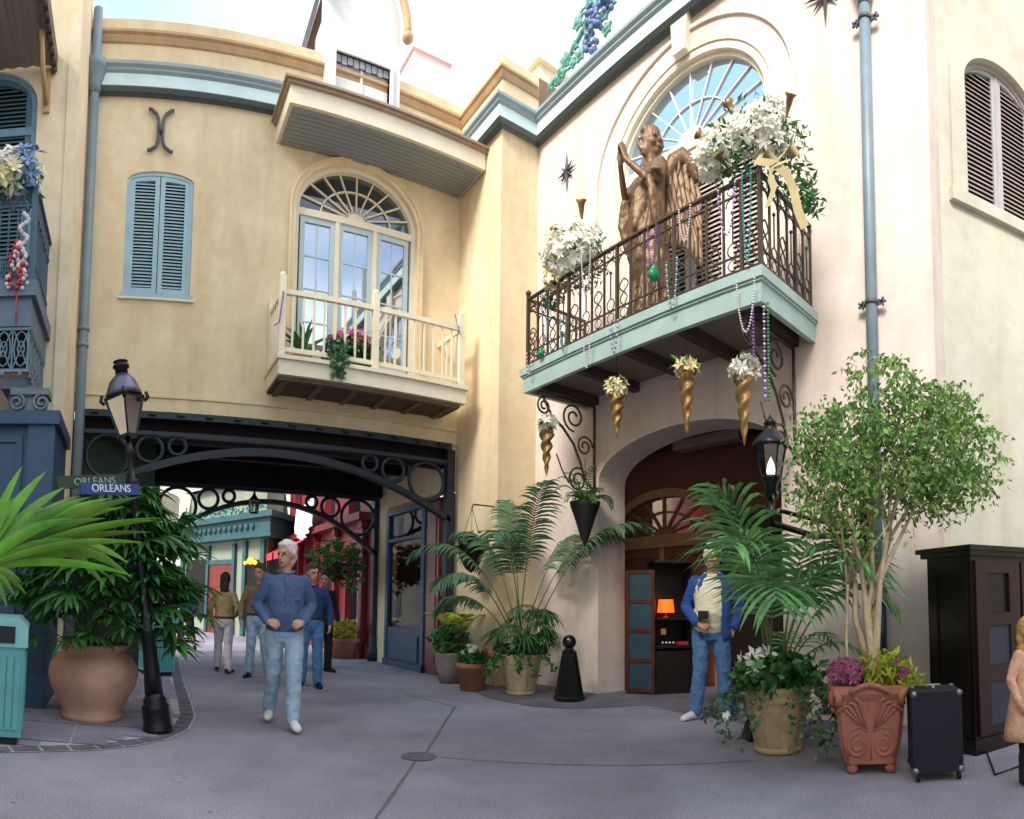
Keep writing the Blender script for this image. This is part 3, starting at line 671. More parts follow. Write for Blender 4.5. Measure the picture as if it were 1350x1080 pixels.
# scroll brackets below
def spiral(c,r0,turn,start,sgn=1,n=26,plane='xz',shrink=.25):
    out=[]
    for i in range(n+1):
        t=i/n; r=r0*(1-t*(1-shrink)); a=start+sgn*turn*2*PI*t
        out.append((c[0]+r*math.cos(a),c[1]+r*math.sin(a)))
    return out
def bracket(x,par):
    q=MB(); T=lambda pts:[(x,-y,z) for y,z in pts]
    z=Z0; B=BX
    q.tube(T([(.04,z-.05),(.04,z-1.25)]),.02,6)
    q.tube(T([(.04,z-.03),(B-.1,z-.03)]),.02,6)
    # big S curve
    main=[(B-.15,z-.1),(B-.3,z-.32),(.62,z-.42),(.42,z-.62),(.3,z-.85),(.2,z-1.1),(.06,z-1.2)]
    q.tube(T(main),.018,6)
    q.tube(T(spiral((B-.16,z-.2),.12,1.6,PI/2,-1)),.015,5); q.tube(T(spiral((.42,z-.25),.2,1.7,-PI/2,1)),.015,5)
    q.tube(T(spiral((.22,z-.62),.15,1.6,PI,-1)),.014,5); q.tube(T(spiral((.34,z-1.1),.17,1.7,PI*.6,-1)),.015,5)
    q.tube(T([(.5,z-1.16),(.62,z-1.0),(.72,z-.8)]),.01,5)
    return q.build('scroll_bracket',M_iron,par)
bracket(by0+.25,g); bracket(by1-.25,g)
# ---- alcove interior
g=grp('alcove',P0); dep=1.6
def al(px,py): v=onX(px,py,XB+dep); return (PX(v.y),v.z)
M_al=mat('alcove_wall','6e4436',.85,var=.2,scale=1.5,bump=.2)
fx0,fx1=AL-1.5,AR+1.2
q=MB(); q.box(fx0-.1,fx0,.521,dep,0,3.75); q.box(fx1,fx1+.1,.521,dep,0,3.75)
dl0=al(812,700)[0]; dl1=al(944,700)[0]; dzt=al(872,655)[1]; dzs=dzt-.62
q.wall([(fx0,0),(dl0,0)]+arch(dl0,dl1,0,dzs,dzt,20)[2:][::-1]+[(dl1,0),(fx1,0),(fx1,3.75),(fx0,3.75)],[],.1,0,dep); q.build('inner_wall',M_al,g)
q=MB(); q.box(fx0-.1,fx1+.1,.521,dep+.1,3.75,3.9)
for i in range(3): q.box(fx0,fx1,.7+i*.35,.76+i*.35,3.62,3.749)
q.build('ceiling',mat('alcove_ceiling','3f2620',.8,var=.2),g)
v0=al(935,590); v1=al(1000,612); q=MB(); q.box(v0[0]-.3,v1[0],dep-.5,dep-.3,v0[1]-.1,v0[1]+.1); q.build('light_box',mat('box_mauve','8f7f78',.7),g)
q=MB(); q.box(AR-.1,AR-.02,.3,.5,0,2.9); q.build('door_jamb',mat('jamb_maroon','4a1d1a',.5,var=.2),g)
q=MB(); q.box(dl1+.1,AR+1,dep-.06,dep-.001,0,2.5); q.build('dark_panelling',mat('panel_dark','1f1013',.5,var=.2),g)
g2=grp('inner_doorway',P0); cd=(dl0+dl1)/2
q=MB(); ring(q,dl0-.12,dl1+.12,0,dzs,dzt+.12,.13,dep-.05,dep-.001,0,24); q.box(dl0,dl1,dep-.04,dep+.06,dzs-.2,dzs); q.box(cd-.05,cd+.05,dep-.02,dep+.05,0,dzs-.2); q.build('door_frame',mat('wood_tan','9a7350',.5,var=.15),g2)
q=MB(); fan(q,cd,dzs,(dl1-dl0)/2,dzt-dzs,dep+.03,n=8,hub=.2,w=.03); q.build('fanlight_bars',mat('wood_tan2','7e5a40',.5),g2)
q=MB(); q.prism([(dl0,dzs)]+arcpts(cd,dzs,(dl1-dl0)/2,dzt-dzs,PI,0,20),dep+.05,dep+.06); q.build('fanlight_glass',glassmat('glass_red',(.7,.3,.25),.03,.9),g2)
q=MB()
for x0,x1 in((dl0,cd-.05),(cd+.05,dl1)): q.wall([(x0,0),(x1,0),(x1,dzs-.2),(x0,dzs-.2)],[[(x0+.1,.2),(x1-.1,.2),(x1-.1,.9),(x0+.1,.9)],[(x0+.1,1.05),(x1-.1,1.05),(x1-.1,dzs-.35),(x0+.1,dzs-.35)]],.03,0,dep+.0); q.box(x0,x1,dep+.031,dep+.05,0,dzs-.2)
q.build('door_leaves',mat('door_brown','6b4029',.5,var=.2),g2)
q=MB(); q.box(dl0-1.5,dl1+1.5,dep+1,dep+1.05,0,6); q.build('room_glow',mat('room_glow_red','a8562c',.6,var=.7,scale=2.5,emit=.3),g2)  # emissive back panel, its glow stands in for warm light in the room
# roof ornament : green vine with grapes standing on the cornice
g=grp('vine_ornament',P0)
M_vine=mat('verdigris','7fae9f',.5,var=.35,scale=8,c2='2f7a66'); M_grape=mat('grape_violet','6f86b4',.35,var=.3,scale=9)
def vine(px,py): v=onX(px,py,XB-.12); return Vector((PX(v.y),-.12,v.z))
q=MB(); stem=[vine(*p) for p in [(724,118),(738,98),(752,72),(766,45),(784,15),(800,-10),(830,-45),(860,-85)]]
q.tube([tuple(p) for p in stem],[.03,.035,.04,.04,.045,.045,.04,.03],7)
def vleaf(q,c,r,a):
    n=10; pts=[]
    for i in range(n):
        t=a+2*PI*i/n; rr=r*(1 if i%2==0 else .62); pts.append((c[0]+rr*math.cos(t),c[2]+rr*math.sin(t)))
    q.prism(pts,c[1]-.02,c[1]+.02); q.ball((c[0],c[1]-.02,c[2]),r*.45,8,sy=.5)
sp=[(727,112,.11,0),(735,104,.13,.4),(745,80,.17,.2),(742,95,.12,1),(758,60,.12,.5),(755,84,.1,.9),(765,72,.14,.3),(762,30,.15,.7),(775,35,.14,.4),(772,55,.12,0),(785,8,.17,.9),(797,18,.15,.1),(805,2,.17,.6),(800,38,.13,.5),(778,-6,.16,.3),(815,-20,.2,.2),(795,-30,.2,.8),(835,-60,.2,.2),(850,-70,.2,.3)]
for a,b,r,t in sp: c=vine(a,b); vleaf(q,(c.x,c.y,c.z),r*.85,t)
for c0,n in(((751,82),2),((738,102),2),((768,24),1)):
    c=vine(*c0); q.tube([(x,c.y,z) for x,z in spiral((c.x,c.z),.15,1.5,0,1)],.02,5)
q.build('vine',M_vine,g)
q=MB()
for a,b,k in((786,20,22),(784,45,16),(800,10,14),(785,60,8)):
    for i in range(k): c=vine(a+rnd(-10,10),b+rnd(-14,14)); q.ball((c.x,-.17+rnd(-.04,.04),c.z),.045,7)
q.build('grapes',M_grape,g)
# ============================================================ GREY-GREEN BUILDING (right, at 45 degrees)
cA=onX(1208,600,XB); # corner of pink block
Cdir=math.radians(-38)   # local x axis direction in world
C0=thing('greygreen_building','grey green stucco building at the right edge with taupe louvred shutters','building',(XB+.42,YN-.33,0),Cdir)
w=MB()
Minv=C0.matrix_basis.inverted() if 0 else (Matrix.Translation((XB+.42,YN-.33,0))@Matrix.Rotation(Cdir,4,'Z')).inverted()
nrm=Vector((-math.sin(Cdir),math.cos(Cdir),0)) # into wall
def onC(px,py,off=0):
    d=ray(px,py); o=Vector((XB+.42,YN-.33,0))-nrm*off; k=(o-E0).dot(nrm)/d.dot(nrm); v=E0+d*k; l=Minv@v; return (l.x,l.z)
print('C',onC(1262,272),onC(1275,100),onC(1350,120),onC(1235,400),onC(1310,80),onC(1350,300))
cx0=onC(1272,200)[0]; cmid=onC(1321,190)[0]; hw=cmid-cx0; cz0=onC(1285,262)[1]; czt=onC(1321,92)[1]+.06; czs=onC(1273,100)[1]-.05
cx1=cmid+hw
czt=czs+.42
w.wall([(-.05,0),(5,0),(5,11),(-.05,11)],[arch(cx0,cx1,cz0,czs,czt,22)],.3,edge=False); w.box(4.99,5.3,-11,3,0,9.5)  # the long box is an unseen wing added to darken the lower walls
w.build('wall',M_grn,C0)
g=grp('shuttered_window',C0)
q=MB(); ring(q,cx0-.2,cx1+.2,cz0-.02,czs,czt+.2,.2,-.03,-.001,0,26); q.build('surround',M_grn,g)
q=MB(); q.box(cx0-.24,cx1+.24,-.07,0,cz0-.16,cz0-.02); q.build('sill',M_grn,g)
q=MB(); ring(q,cx0,cx1,cz0,czs,czt,.05,.06,.2,0,26); q.box(cmid-.02,cmid+.02,.07,.2,cz0,czt-.06); q.build('frame',M_shutt,g)
for xa,xb in((cx0+.05,cmid-.02),(cmid+.02,cx1-.05)): leaf(g,xa,xb,cz0+.01,topfn(cmid,hw,czs,czt-czs-.05),.08,mat('shutter_greyblue','a8aaad',.5,var=.06),mat('slat_taupe','a3928a',.6),w=.05,pitch=.055)
q=MB(); q.box(cx0,cx1,.21,.23,cz0,czt); q.build('backing',M_void,g)
# ============================================================ LEFT BLUE BUILDING
LY=7.5; 
L0=thing('blue_corner_building','cream and blue corner building at the left edge with an iron lace balcony','building',(-.9,LY,0))
def l(px,py,Y=LY): v=onY(px,py,Y); return (v.x+.9,v.z)
sx1,sz0=l(40,330); x_,szt=l(8,98); szt+=.05
sx0=sx1-1.25
w=MB(); w.wall([(-4,0),(0,0),(0,12),(-4,12)],[arch(sx0,sx1,4.0,szt-.45,szt,16)],.2,edge=False); w.add([(0,0,0),(0,YA-LY,0),(0,YA-LY,12),(0,0,12)],[(0,1,2,3)]); w.box(-.12,.02,-.03,.0,0,12); w.box(-7.4,-7,-19,0,0,13.5); w.wall([(-7,0),(-4,0),(-4,12),(-7,12)],[],.2,edge=False); w.build('wall',mat('stucco_cream','f1e4cc',.9,var=.1,scale=1.2,bump=.3,c2='e6d0a9',streak=.25),L0)  # the tallest box is an unseen wing added to keep sun off low walls
g=grp('shuttered_window',L0); sm=(sx0+sx1)/2
q=MB(); ring(q,sx0,sx1,4,szt-.45,szt,.07,.03,.1,0,18); q.build('frame',mat('shutter_steel','6f95ac',.5),g)
for xa,xb in((sx0+.07,sm-.005),(sm+.005,sx1-.07)): leaf(g,xa,xb,4,topfn(sm,(sx1-sx0)/2,szt-.45,.38),.04,M_shutd,w=.08,pitch=.055)
q=MB(); zz=l(20,172)[1]; q.box(sx0+.07,sx1-.07,.025,.04,zz-.05,zz+.05); q.build('cross_rail',mat('shutter_steel','6f95ac',.5),g)
q=MB(); q.box(sx0,sx1,.12,.14,4,szt); q.build('backing',M_void,g)
# pipe with hopper
q0=onY(97,350,YA-.1); hz=onY(110,88,YA-.1).z
pp=pipe(0,0,0,9.8,M_pipe,Y0,.07,(),head=hz,collar=(onY(97,350,YA-.1).z-1.2,5.0)); pp.location=(-.81-2,-.14,0)
# balcony (front slightly towards the lane)
g=grp('balcony',L0,(0,0,0),math.radians(0))
FYl=-1.15; Yw=LY+FYl
def lf(px,py): v=onY(px,py,Yw); return (v.x+.9,v.z)
ex,fz1=lf(42,392); _,fz0=lf(20,430); _,fz2=lf(20,372)
q=MB(); q.box(-4,ex,FYl,0,fz0,fz1); q.box(-4,ex+.05,FYl-.05,-.001,fz1,fz2-.0); q.build('balcony_deck',mat('balcony_slate','5b7287',.5,var=.12),g)
M_lace=mat('lace_iron','6e8496',.5,metal=.2,var=.15)
q=MB(); _,lz0=lf(20,500); lz1=fz0
def lace(q,x0,x1,y0,y1,z0,z1,n):
    a=Vector((x0,y0,0));b=Vector((x1,y1,0)); L=(b-a).length; d=(b-a).normalized(); P=lambda u,z: tuple(a+d*u+Vector((0,0,z)))
    q.bar(P(0,z0),P(L,z0),.03,.03); q.bar(P(0,z1-.02),P(L,z1-.02),.03,.03)
    for i in range(n):
        u=(i+.5)*L/n; c=L/n/2; h=(z1-z0)/2; zc=(z0+z1)/2
        q.bar(P(u-c,z0),P(u-c,z1),.016,.016)
        q.tube([P(u+c*.8*math.cos(t*PI/6),zc+h*.8*math.sin(t*PI/6)) for t in range(12)],.012,4,closed=True)
        q.tube([P(u+c*.4*math.cos(t*PI/4),zc+h*.35*math.sin(t*PI/4)) for t in range(8)],.011,4,closed=True)
        q.bar(P(u-c,z0),P(u+c,z1),.012,.012); q.bar(P(u-c,z1),P(u+c,z0),.012,.012)
        q.ball(P(u,z0-.035),.03,6)
lace(q,-4,ex,FYl+.03,FYl+.03,lz0+.1,lz1,20); lace(q,ex-.02,ex-.02,FYl+.03,-.02,lz0+.1,lz1,6); q.build('lace_frieze',M_lace,g)
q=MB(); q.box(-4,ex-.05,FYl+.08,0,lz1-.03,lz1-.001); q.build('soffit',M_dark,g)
_,rz=lf(30,243)
q=MB()
q.bar((-4,FYl+.03,rz),(ex-.02,FYl+.03,rz),.06,.04); q.bar((ex-.02,FYl+.03,rz),(ex-.02,0,rz),.06,.04)
lace(q,-4,ex-.02,FYl+.03,FYl+.03,fz2+.04,fz2+.3,22); lace(q,ex-.02,ex-.02,FYl+.03,-.02,fz2+.04,fz2+.3,7); lace(q,ex-.021,ex-.021,FYl+.03,-.02,rz-.22,rz,8); lace(q,-4,ex-.02,FYl+.03,FYl+.03,rz-.22,rz,24)
for i in range(40): x=-4+(ex+4)*i/39; q.bar((x,FYl+.03,fz2+.28),(x,FYl+.03,rz-.2),.014,.014)
for i in range(12): y=FYl+.03+(-FYl)*i/12; q.bar((ex-.02,y,fz2+.28),(ex-.02,y,rz-.2),.014,.014)
q.box(ex-.05,ex+.01,FYl,FYl+.06,fz2,rz+.05); q.build('railing',mat('railing_steel','4d6478',.5,metal=.2,var=.15),g)
# bracket pilaster + capital under the balcony, then the blue shop facade
g=grp('shopfront',L0)
fy=6.35-LY
def fl_(px,py): v=onY(px,py,6.35); return (v.x+.9,v.z)
rx,_=fl_(66,700); ftop=fl_(30,560)[1]
q=MB(); q.box(-4,rx-.08,fy+.08,0,0,ftop); q.box(rx-.28,rx,fy,-.001,0,ftop+.0); q.box(-4,rx+.05,fy-.05,-.002,ftop,ftop+.14); q.box(-4,rx+.02,fy-.03,-.003,0,.35)
for i in range(4):
    x=rx-.34-i*.62; q.wall([(x-.55,.45),(x,.45),(x,1.15),(x-.55,1.15)],[[(x-.48,.52),(x-.07,.52),(x-.07,1.08),(x-.48,1.08)]],.04,0,fy+.05); q.wall([(x-.55,1.3),(x,1.3),(x,ftop-.1),(x-.55,ftop-.1)],[[(x-.48,1.37),(x-.07,1.37),(x-.07,ftop-.17),(x-.48,ftop-.17)]],.04,0,fy+.05)
q.build('facade_panels',M_bluef,g)
q=MB(); cxl,ct=fl_(40,520); cbm=ftop+.14
q.box(cxl-.2,cxl+.2,fy-.06,fy+.2,ct-.02,ct+.05); q.box(cxl-.16,cxl+.16,fy-.02,fy+.2,cbm,ct-.02)
for sx in(-1,1):
    pts=spiral((cxl+sx*.13,ct-.1),.09,1.6,PI/2,sx); q.tube([(x,fy-.05,z) for x,z in pts],.018,5)
q.tube([(cxl-.13,fy-.05,ct-.01),(cxl+.13,fy-.05,ct-.01)],.018,5); q.build('capital',mat('capital_slate','6f7c86',.5,var=.2),g)
q=MB(); q.box(ex-.3,ex-.02,FYl+.5,-.01,lz0-.4,lz0+.08);q.box(ex-.35,ex+.0,FYl+.3,-.01,lz0+.0,lz0+.11); q.build('bracket',M_lace,g)
# top awning with scalloped edge
g=grp('roof_awning',L0)
def ay(px,py,Y): v=onY(px,py,Y); return (v.x+.9,v.y-LY,v.z)
ax,_,az0=ay(68,80,LY-.1); ax2,_,az1=ay(62,0,LY-1.4)
q=MB(); 
n=44
for i in range(n):
    x=-4+(ax+4)*i/n; x1=-4+(ax+4)*(i+1)/n; zz=.02*(i%2)
    q.add([(x,-.02,az0+zz),(x1,-.02,az0+.02-zz),(x1,-1.3,az0+.0+zz),(x,-1.3,az0-.02+.02*(1-i%2))],[(0,1,2,3)],0,False)
    q.add([(x,-.02,az0+.05),(x1,-.02,az0+.05),(x1,-1.3,az0+.03),(x,-1.3,az0+.03)],[(0,1,2,3)])
q.build('awning_sheet',mat('awning_taupe','8f8478',.6,var=.1),g)
q=MB(); q.box(ax,ax+.06,-1.35,0,az0-.06,az0+.16); q.box(-4,ax,-1.36,-1.301,az0-.06,az0+.16)
for i in range(24): q.ball((ax-.05-i*.16,-1.33,az0-.07),.045,6)
for i in range(9): q.ball((ax+.03,-1.25+i*.15,az0-.07),.045,6)
q.build('awning_edge',mat('awning_edge','5a4640',.6,var=.15),g)
q=MB(); q.tube([(ax-.05,-.05,az0-.5),(ax-.05,-.4,az0-.35),(ax-.05,-.6,az0-.06)],.03,6); q.box(ax-.09,ax-.01,-.04,0,az0-.6,az0-.05); q.build('awning_bracket',M_band,g)
# ============================================================ ROOF LEVEL + FAR LANE
DYR=YA-.14
d0=onY(429,100,DYR); d1=onY(527,120,DYR); dzb=cz1+.02
D0=thing('white_dormer','white attic dormer with a curved pediment rising above the canopy of the yellow wall','dormer',(d0.x,DYR,dzb))
DWd=d1.x-d0.x
def dl(px,py): v=onY(px,py,DYR); return (v.x-d0.x,v.z-dzb)
wx0,_=dl(443,68); wx1,_=dl(514,95); wz=dl(480,80)[1]; top=dl(520,40)[1]
M_dorm=mat('dormer_white','dedad8',.6,var=.06,scale=3)
q=MB(); q.wall([(0,0),(DWd,0),(DWd,top)]+arcpts(DWd*.35,top,DWd*.65,1.0,0,PI/2,10)+[(0,top+1.0)],[[(wx0,.05),(wx1,.05),(wx1,wz),(wx0,wz)]],.3); q.box(0,.1,.301,2.2,-.4,top); q.box(DWd-.1,DWd,.301,2.2,-.4,top); q.build('wall',M_dorm,D0)
q=MB(); P=arcpts(DWd*.35,top-.02,DWd*.72,1.15,-.05,PI*.5,16)
q.tube([(x,-.08,z) for x,z in P],.07,8); q.ball((P[0][0],-.08,P[0][1]-.03),.1,10); q.tube([(-.02,-.1,top+.1),(-.1,-.1,top+.3),(-.02,-.1,top+.45),(.06,-.1,top+.4)],.06,8); q.build('pediment_moulding',M_band,D0)
q=MB(); q.box(wx0,wx1,.12,.18,.05,wz); q.build('glass',G_win,D0)
q=MB(); q.box(wx0,wx1,.09,.1,.05,wz-.1); q.build('blind',M_white,D0)
q=MB(); q.box(wx0-.06,wx0,-.03,.1,.05,wz+.06); q.box(wx1,wx1+.06,-.03,.1,.05,wz+.06); q.box(wx0,wx1,-.03,.1,wz,wz+.06); q.box((wx0+wx1)/2-.02,(wx0+wx1)/2+.02,.06,.1,.05,wz-.12); q.box(wx0,wx1,.06,.1,(wz)*.55,(wz)*.55+.04); q.build('window_frame',M_dorm,D0)
q=MB()
for i in range(9): x=wx0+(wx1-wx0)*(i+.5)/9; q.box(x-.045,x+.042,.03,.05,wz-.12-.02*(i%2),wz)
q.build('valance',mat('valance_grey','a9a9b4',.8,var=.2),D0)
def rr_(px,py): v=onY(px,py,YA+.5); return (v.x-d0.x,v.z-ZT)
R0=thing('brown_roof','steep brown roof edge seen left of the white dormer','roof',(d0.x,YA+.5,ZT))
q=MB(); q.prism([rr_(404,62),rr_(432,75),rr_(440,-30),rr_(432,-30)],0.06,1.4); q.build('roof_slope',mat('roof_brown','7d5a4c',.7,var=.2,scale=5),R0)
a0=rr_(397,72); a1=rr_(430,-40); q=MB(); q.bar((a0[0],0,a0[1]),(a1[0],0,a1[1]),.12,.07); q.build('barge_board',mat('barge','6d7078',.6),R0)
v=onY(545,115,12); 
K0=thing('pink_chimney','faint pink chimney block on the roof right of the white dormer','chimney',(v.x,12,ZT-.5))
q=MB(); zt=onY(566,74,12).z-ZT+.5; q.box(0,.9,0,.9,0,zt); q.box(-.06,.96,-.06,.96,zt,zt+.1); q.build('stack',mat('chimney_pink','ecd0cc',.8,var=.06),K0)
v=onX(690,100,7.2); 
K1=thing('roof_block','cream roof parapet block behind the inner corner of the cornice','parapet',(7.4,8.6,ZT-.3))
q=MB(); q.box(-.9,.6,0,1.4,0,1.5); q.box(-1,.7,-.1,1.5,1.5,1.62); q.box(-.7,.4,-.02,-.001,.4,1.2,1); q.build('block',[M_crm,M_yel],K1)
# ---------- far teal shop
a=atD(348,850,19.0); a.z=0; b=atD(236,850,23.2); b.z=0; e=atD(380,850,20.6); e.z=0
T0=thing('teal_shop','distant pale shop with a teal carved fascia and a red door beyond the passage','shop',a)
def sweepbox(q,pts,o,z0,z1,mi=0):
    pth=[((p-a).x,(p-a).y) for p in pts]; sweep(q,[(0,z0),(o,z0),(o,z1),(0,z1),(-.3,z1)],pth,mi)
pts=[b,a,e]
M_tl=mat('shop_teal','2f565a',.5,var=.18,scale=3)
q=MB(); sweepbox(q,pts,.01,0,3.1); sweepbox(q,pts,-.3,3.0,5.0); q.build('wall',mat('shop_cream','8f9684',.8,var=.15,scale=1),T0)
q=MB(); sweepbox(q,pts,.45,3.05,3.15); sweepbox(q,pts,.38,3.15,3.62); sweepbox(q,pts,.55,3.62,3.8); 
L=(b-a); Ld=L.normalized(); nb=Vector((Ld.y,-Ld.x,0)); nb=nb if nb.y<0 else -nb
for i in range(16):
    p=a+Ld*(.2+i*(L.length-.3)/16)+nb*.4-a; q.M=Matrix.Translation(p); q.ball((0,0,3.38),.1,6,sz=1.2,sy=.5); q.M=Matrix.Identity(4)
q.build('fascia',M_tl,T0)
ang=math.atan2(Ld.y,Ld.x)
TM=Matrix.Rotation(ang,4,'Z')@Matrix.Scale(1,4)
def onT(mb,name,m): o=mb.build(name,m,T0); o.rotation_euler=(0,0,ang+PI); return o
# local x runs from corner to the left = negative
q=MB(); q.box(-3.1,-1.7,-.06,-.02,0,2.3); onT(q,'door',mat('door_rust','7c2c1c',.5,var=.25))
q=MB(); q.box(-3.25,-3.1,-.12,-.02,0,2.95); q.box(-1.7,-1.55,-.12,-.02,0,2.95); q.box(-3.1,-1.7,-.1,-.02,2.3,2.45); q.box(-1.12,-.95,-.12,-.02,0,3.0); q.box(-.2,.0,-.12,-.02,0,3.0); q.box(-5,-4.8,-.12,-.02,0,3.0);onT(q,'pilasters',M_tl)
q=MB(); q.box(-.95,-.2,-.04,-.015,.5,2.4); onT(q,'window',M_void); q=MB(); q.box(-4.7,-3.4,-.04,-.015,.5,2.5); onT(q,'window',M_void)
q=MB(); q.ball((-.5,-.25,2.35),.11,8); q.ball((-.8,-.22,2.3),.06,8); q.ball((-.3,-.22,2.3),.07,8); onT(q,'lamp_cluster',mat('lamp_amber','ffae28',.5,emit=1.2))
# foliage / festoon along its roof
def leafcloud(mb,c,r,n,size,flat=.6,asp=.45,mi=0,down=0):
    for i in range(n):
        while 1:
            p=Vector((rnd(-1,1),rnd(-1,1),rnd(-1,1)))
            if p.length<1: break
        p=Vector((c[0]+p.x*r[0],c[1]+p.y*r[1],c[2]+p.z*r[2])); leafq(mb,p,size*rnd(.7,1.3),asp,mi,down)
def leafq(mb,p,s,asp=.45,mi=0,down=0,d=None):
    d=d or Vector((rnd(-1,1),rnd(-1,1),rnd(-1,.8)-down)).normalized(); n=d.cross(Vector((rnd(-1,1),rnd(-1,1),rnd(-1,1)))).normalized(); w=n*s*asp; k=d.cross(n)*s*.08
    mb.add([p,p+d*s*.45+w*.5+k,p+d*s,p+d*s*.45-w*.5+k],[(0,1,2,3)],mi)
M_fest=mat('festoon_teal','3f9a94',.5,var=.3,scale=5,island=.4)
q=MB()
for i in range(30):
    p=a+Ld*(i*.17)+nb*.3; leafcloud(q,(p.x-a.x,p.y-a.y,4.0+.12*math.sin(i*.8)),(.16,.16,.16),16,.14)
q.build('festoon',M_fest,T0)
# cream building behind everything
B0=thing('cream_building','bright cream building closing the far end of the lane','building',(2,30,0))
q=MB(); q.wall([(-9,0),(7,0),(7,7.2),(-9,7.2)],[arch(x,x+1.1,z,z+1.6,z+1.9,8) for x in(-6,-3.4,-.8,1.8,4.2) for z in(.4,4.2)],.3); q.box(-9,7,.35,.5,0,7.2); q.build('wall',mat('far_cream','eadfcb',.85,var=.08,scale=.7),B0)
q=MB(); q.box(-9.2,7.2,-.2,.5,7.2,7.5); q.build('cornice',M_crm,B0)
q=MB()
for x in(-6,-3.4,-.8,1.8,4.2):
    for z in(.4,4.2): q.box(x,x+1.1,.2,.22,z,z+1.9)
q.build_each('window_pane',G_win,B0)
# red shop on the right of the lane
M_red=mat('red_paint','8a2a33',.5,var=.2,scale=3); 
RX=5.0; R1=thing('red_shop','red painted shop front along the right side of the lane behind the passage','shop',(RX,12.3,0),-PI/2)
q=MB(); q.wall([(-7,0),(-.02,0),(-.02,5.2),(-7,5.2)],[[(x,.7),(x+.95,.7),(x+.95,2.4),(x,2.4)] for x in(-6.5,-5,-3.4,-1.6)]+[[(x,3.2),(x+.8,3.2),(x+.8,4.6),(x,4.6)] for x in(-6.4,-4.9,-3.3,-1.5)],.2,0,.0); q.box(-7,-6.8,.201,2,0,5.2); q.build('wall',M_red,R1)
q=MB()
for x in(-6.5,-5,-3.4,-1.6): q.box(x,x+.95,.15,.17,.7,2.4)
for x in(-6.4,-4.9,-3.3,-1.5): q.box(x,x+.8,.15,.17,3.2,4.6)
q.build_each('window_pane',glassmat('glass_redshop',(.4,.2,.2),.12,.3),R1)
q=MB()
for x in(-6.9,-5.35,-3.75,-2.1,-.3): q.box(x-.09,x+.09,-.14,0,0,3.0); q.box(x-.13,x+.13,-.18,.0,2.8,2.95)
q.box(-7,-.02,-.3,0,2.96,3.12); q.box(-7,-.02,-.1,0,.0,.3); q.build('pilasters',mat('red_dark','7b1b26',.5,var=.2,scale=3),R1)
q=MB()
for x0,x1 in((-6.8,-5.5),(-5.2,-3.9)):
    q.add([(x0,-.05,3.0),(x1,-.05,3.0),(x1+.05,-.9,2.55),(x0-.05,-.9,2.55)],[(0,1,2,3)]); q.add([(x0-.05,-.9,2.55),(x1+.05,-.9,2.55),(x1+.05,-.9,2.35),(x0-.05,-.9,2.35)],[(0,1,2,3)])
q.build('awning',mat('awning_crimson','c23a4a',.7,var=.15),R1)
q=MB(); n=24; vs=[]
for i in range(n+1):
    t=i/n; x=-4.9+t*1.7; sag=.35*math.sin(PI*t); vs+=[(x,-.35+.05*math.sin(i*1.7),3.9-sag*.3),(x,-.4+.05*math.sin(i*1.7),3.2-sag)]
q.add(vs,[(2*i,2*i+2,2*i+3,2*i+1) for i in range(n)],0,True); q.build('white_swag',mat('swag_white','f2eef2',.8,var=.05),R1)
# passage lantern
pv=onY(335,665,11.6); 
LN=thing('passage_lantern','small lantern hanging at the far mouth of the dark passage','lantern',(pv.x,11.6,pv.z-.15))
q=MB(); q.lathe([(.07,0),(.1,.22)],6,cap=False,smooth=False); q.build('glass',G_lan,LN)
q=MB(); q.lathe([(.08,-.03),(.08,0)],6); q.lathe([(.12,.22),(.05,.3),(.02,.36),(.01,.5)],6); [q.bar((.08*math.cos(t*PI/3),.08*math.sin(t*PI/3),0),(.11*math.cos(t*PI/3),.11*math.sin(t*PI/3),.22),.012,.012) for t in range(6)]; q.build('frame',M_blk,LN)
# ============================================================ PLANTS + STREET OBJECTS
def cyl2(p): return Vector((p.x,p.y,0))
GR=lambda n,c,**k: mat(n,c,.38,var=.25,scale=6,island=.5,sub=.28,spec=.5,**k)
L_dk=GR('leaf_dark','528548',c2='2a5229'); L_md=GR('leaf_mid','568a3c',c2='356428'); L_lt=GR('leaf_light','87b04a',c2='5d8c33'); L_bl=GR('leaf_bluegreen','62885f',c2='3f6448')
L_fg=GR('leaf_bright','74a52c',c2='4c8020'); L_yl=GR('leaf_yellow','b9bd3c',c2='8d9a2c')
F_wh=mat('petal_white','f4f1e6',.7,var=.05,island=.12,sub=.2); F_pk=mat('petal_pink','cf4f86',.7,var=.2,island=.35); F_pu=mat('petal_purple','93466f',.7,var=.2,island=.4); F_rd=mat('petal_red','b02034',.7,var=.2,island=.35); F_cr=mat('petal_cream','e8d9a8',.7,var=.1,island=.2)
M_stem=mat('stem_green','5d7040',.7,var=.2); M_bark=mat('bark_pale','cdb99b',.85,var=.25,scale=9,bump=.5,bscale=30)
M_soil=mat('soil','3a2c22',.95,var=.2)
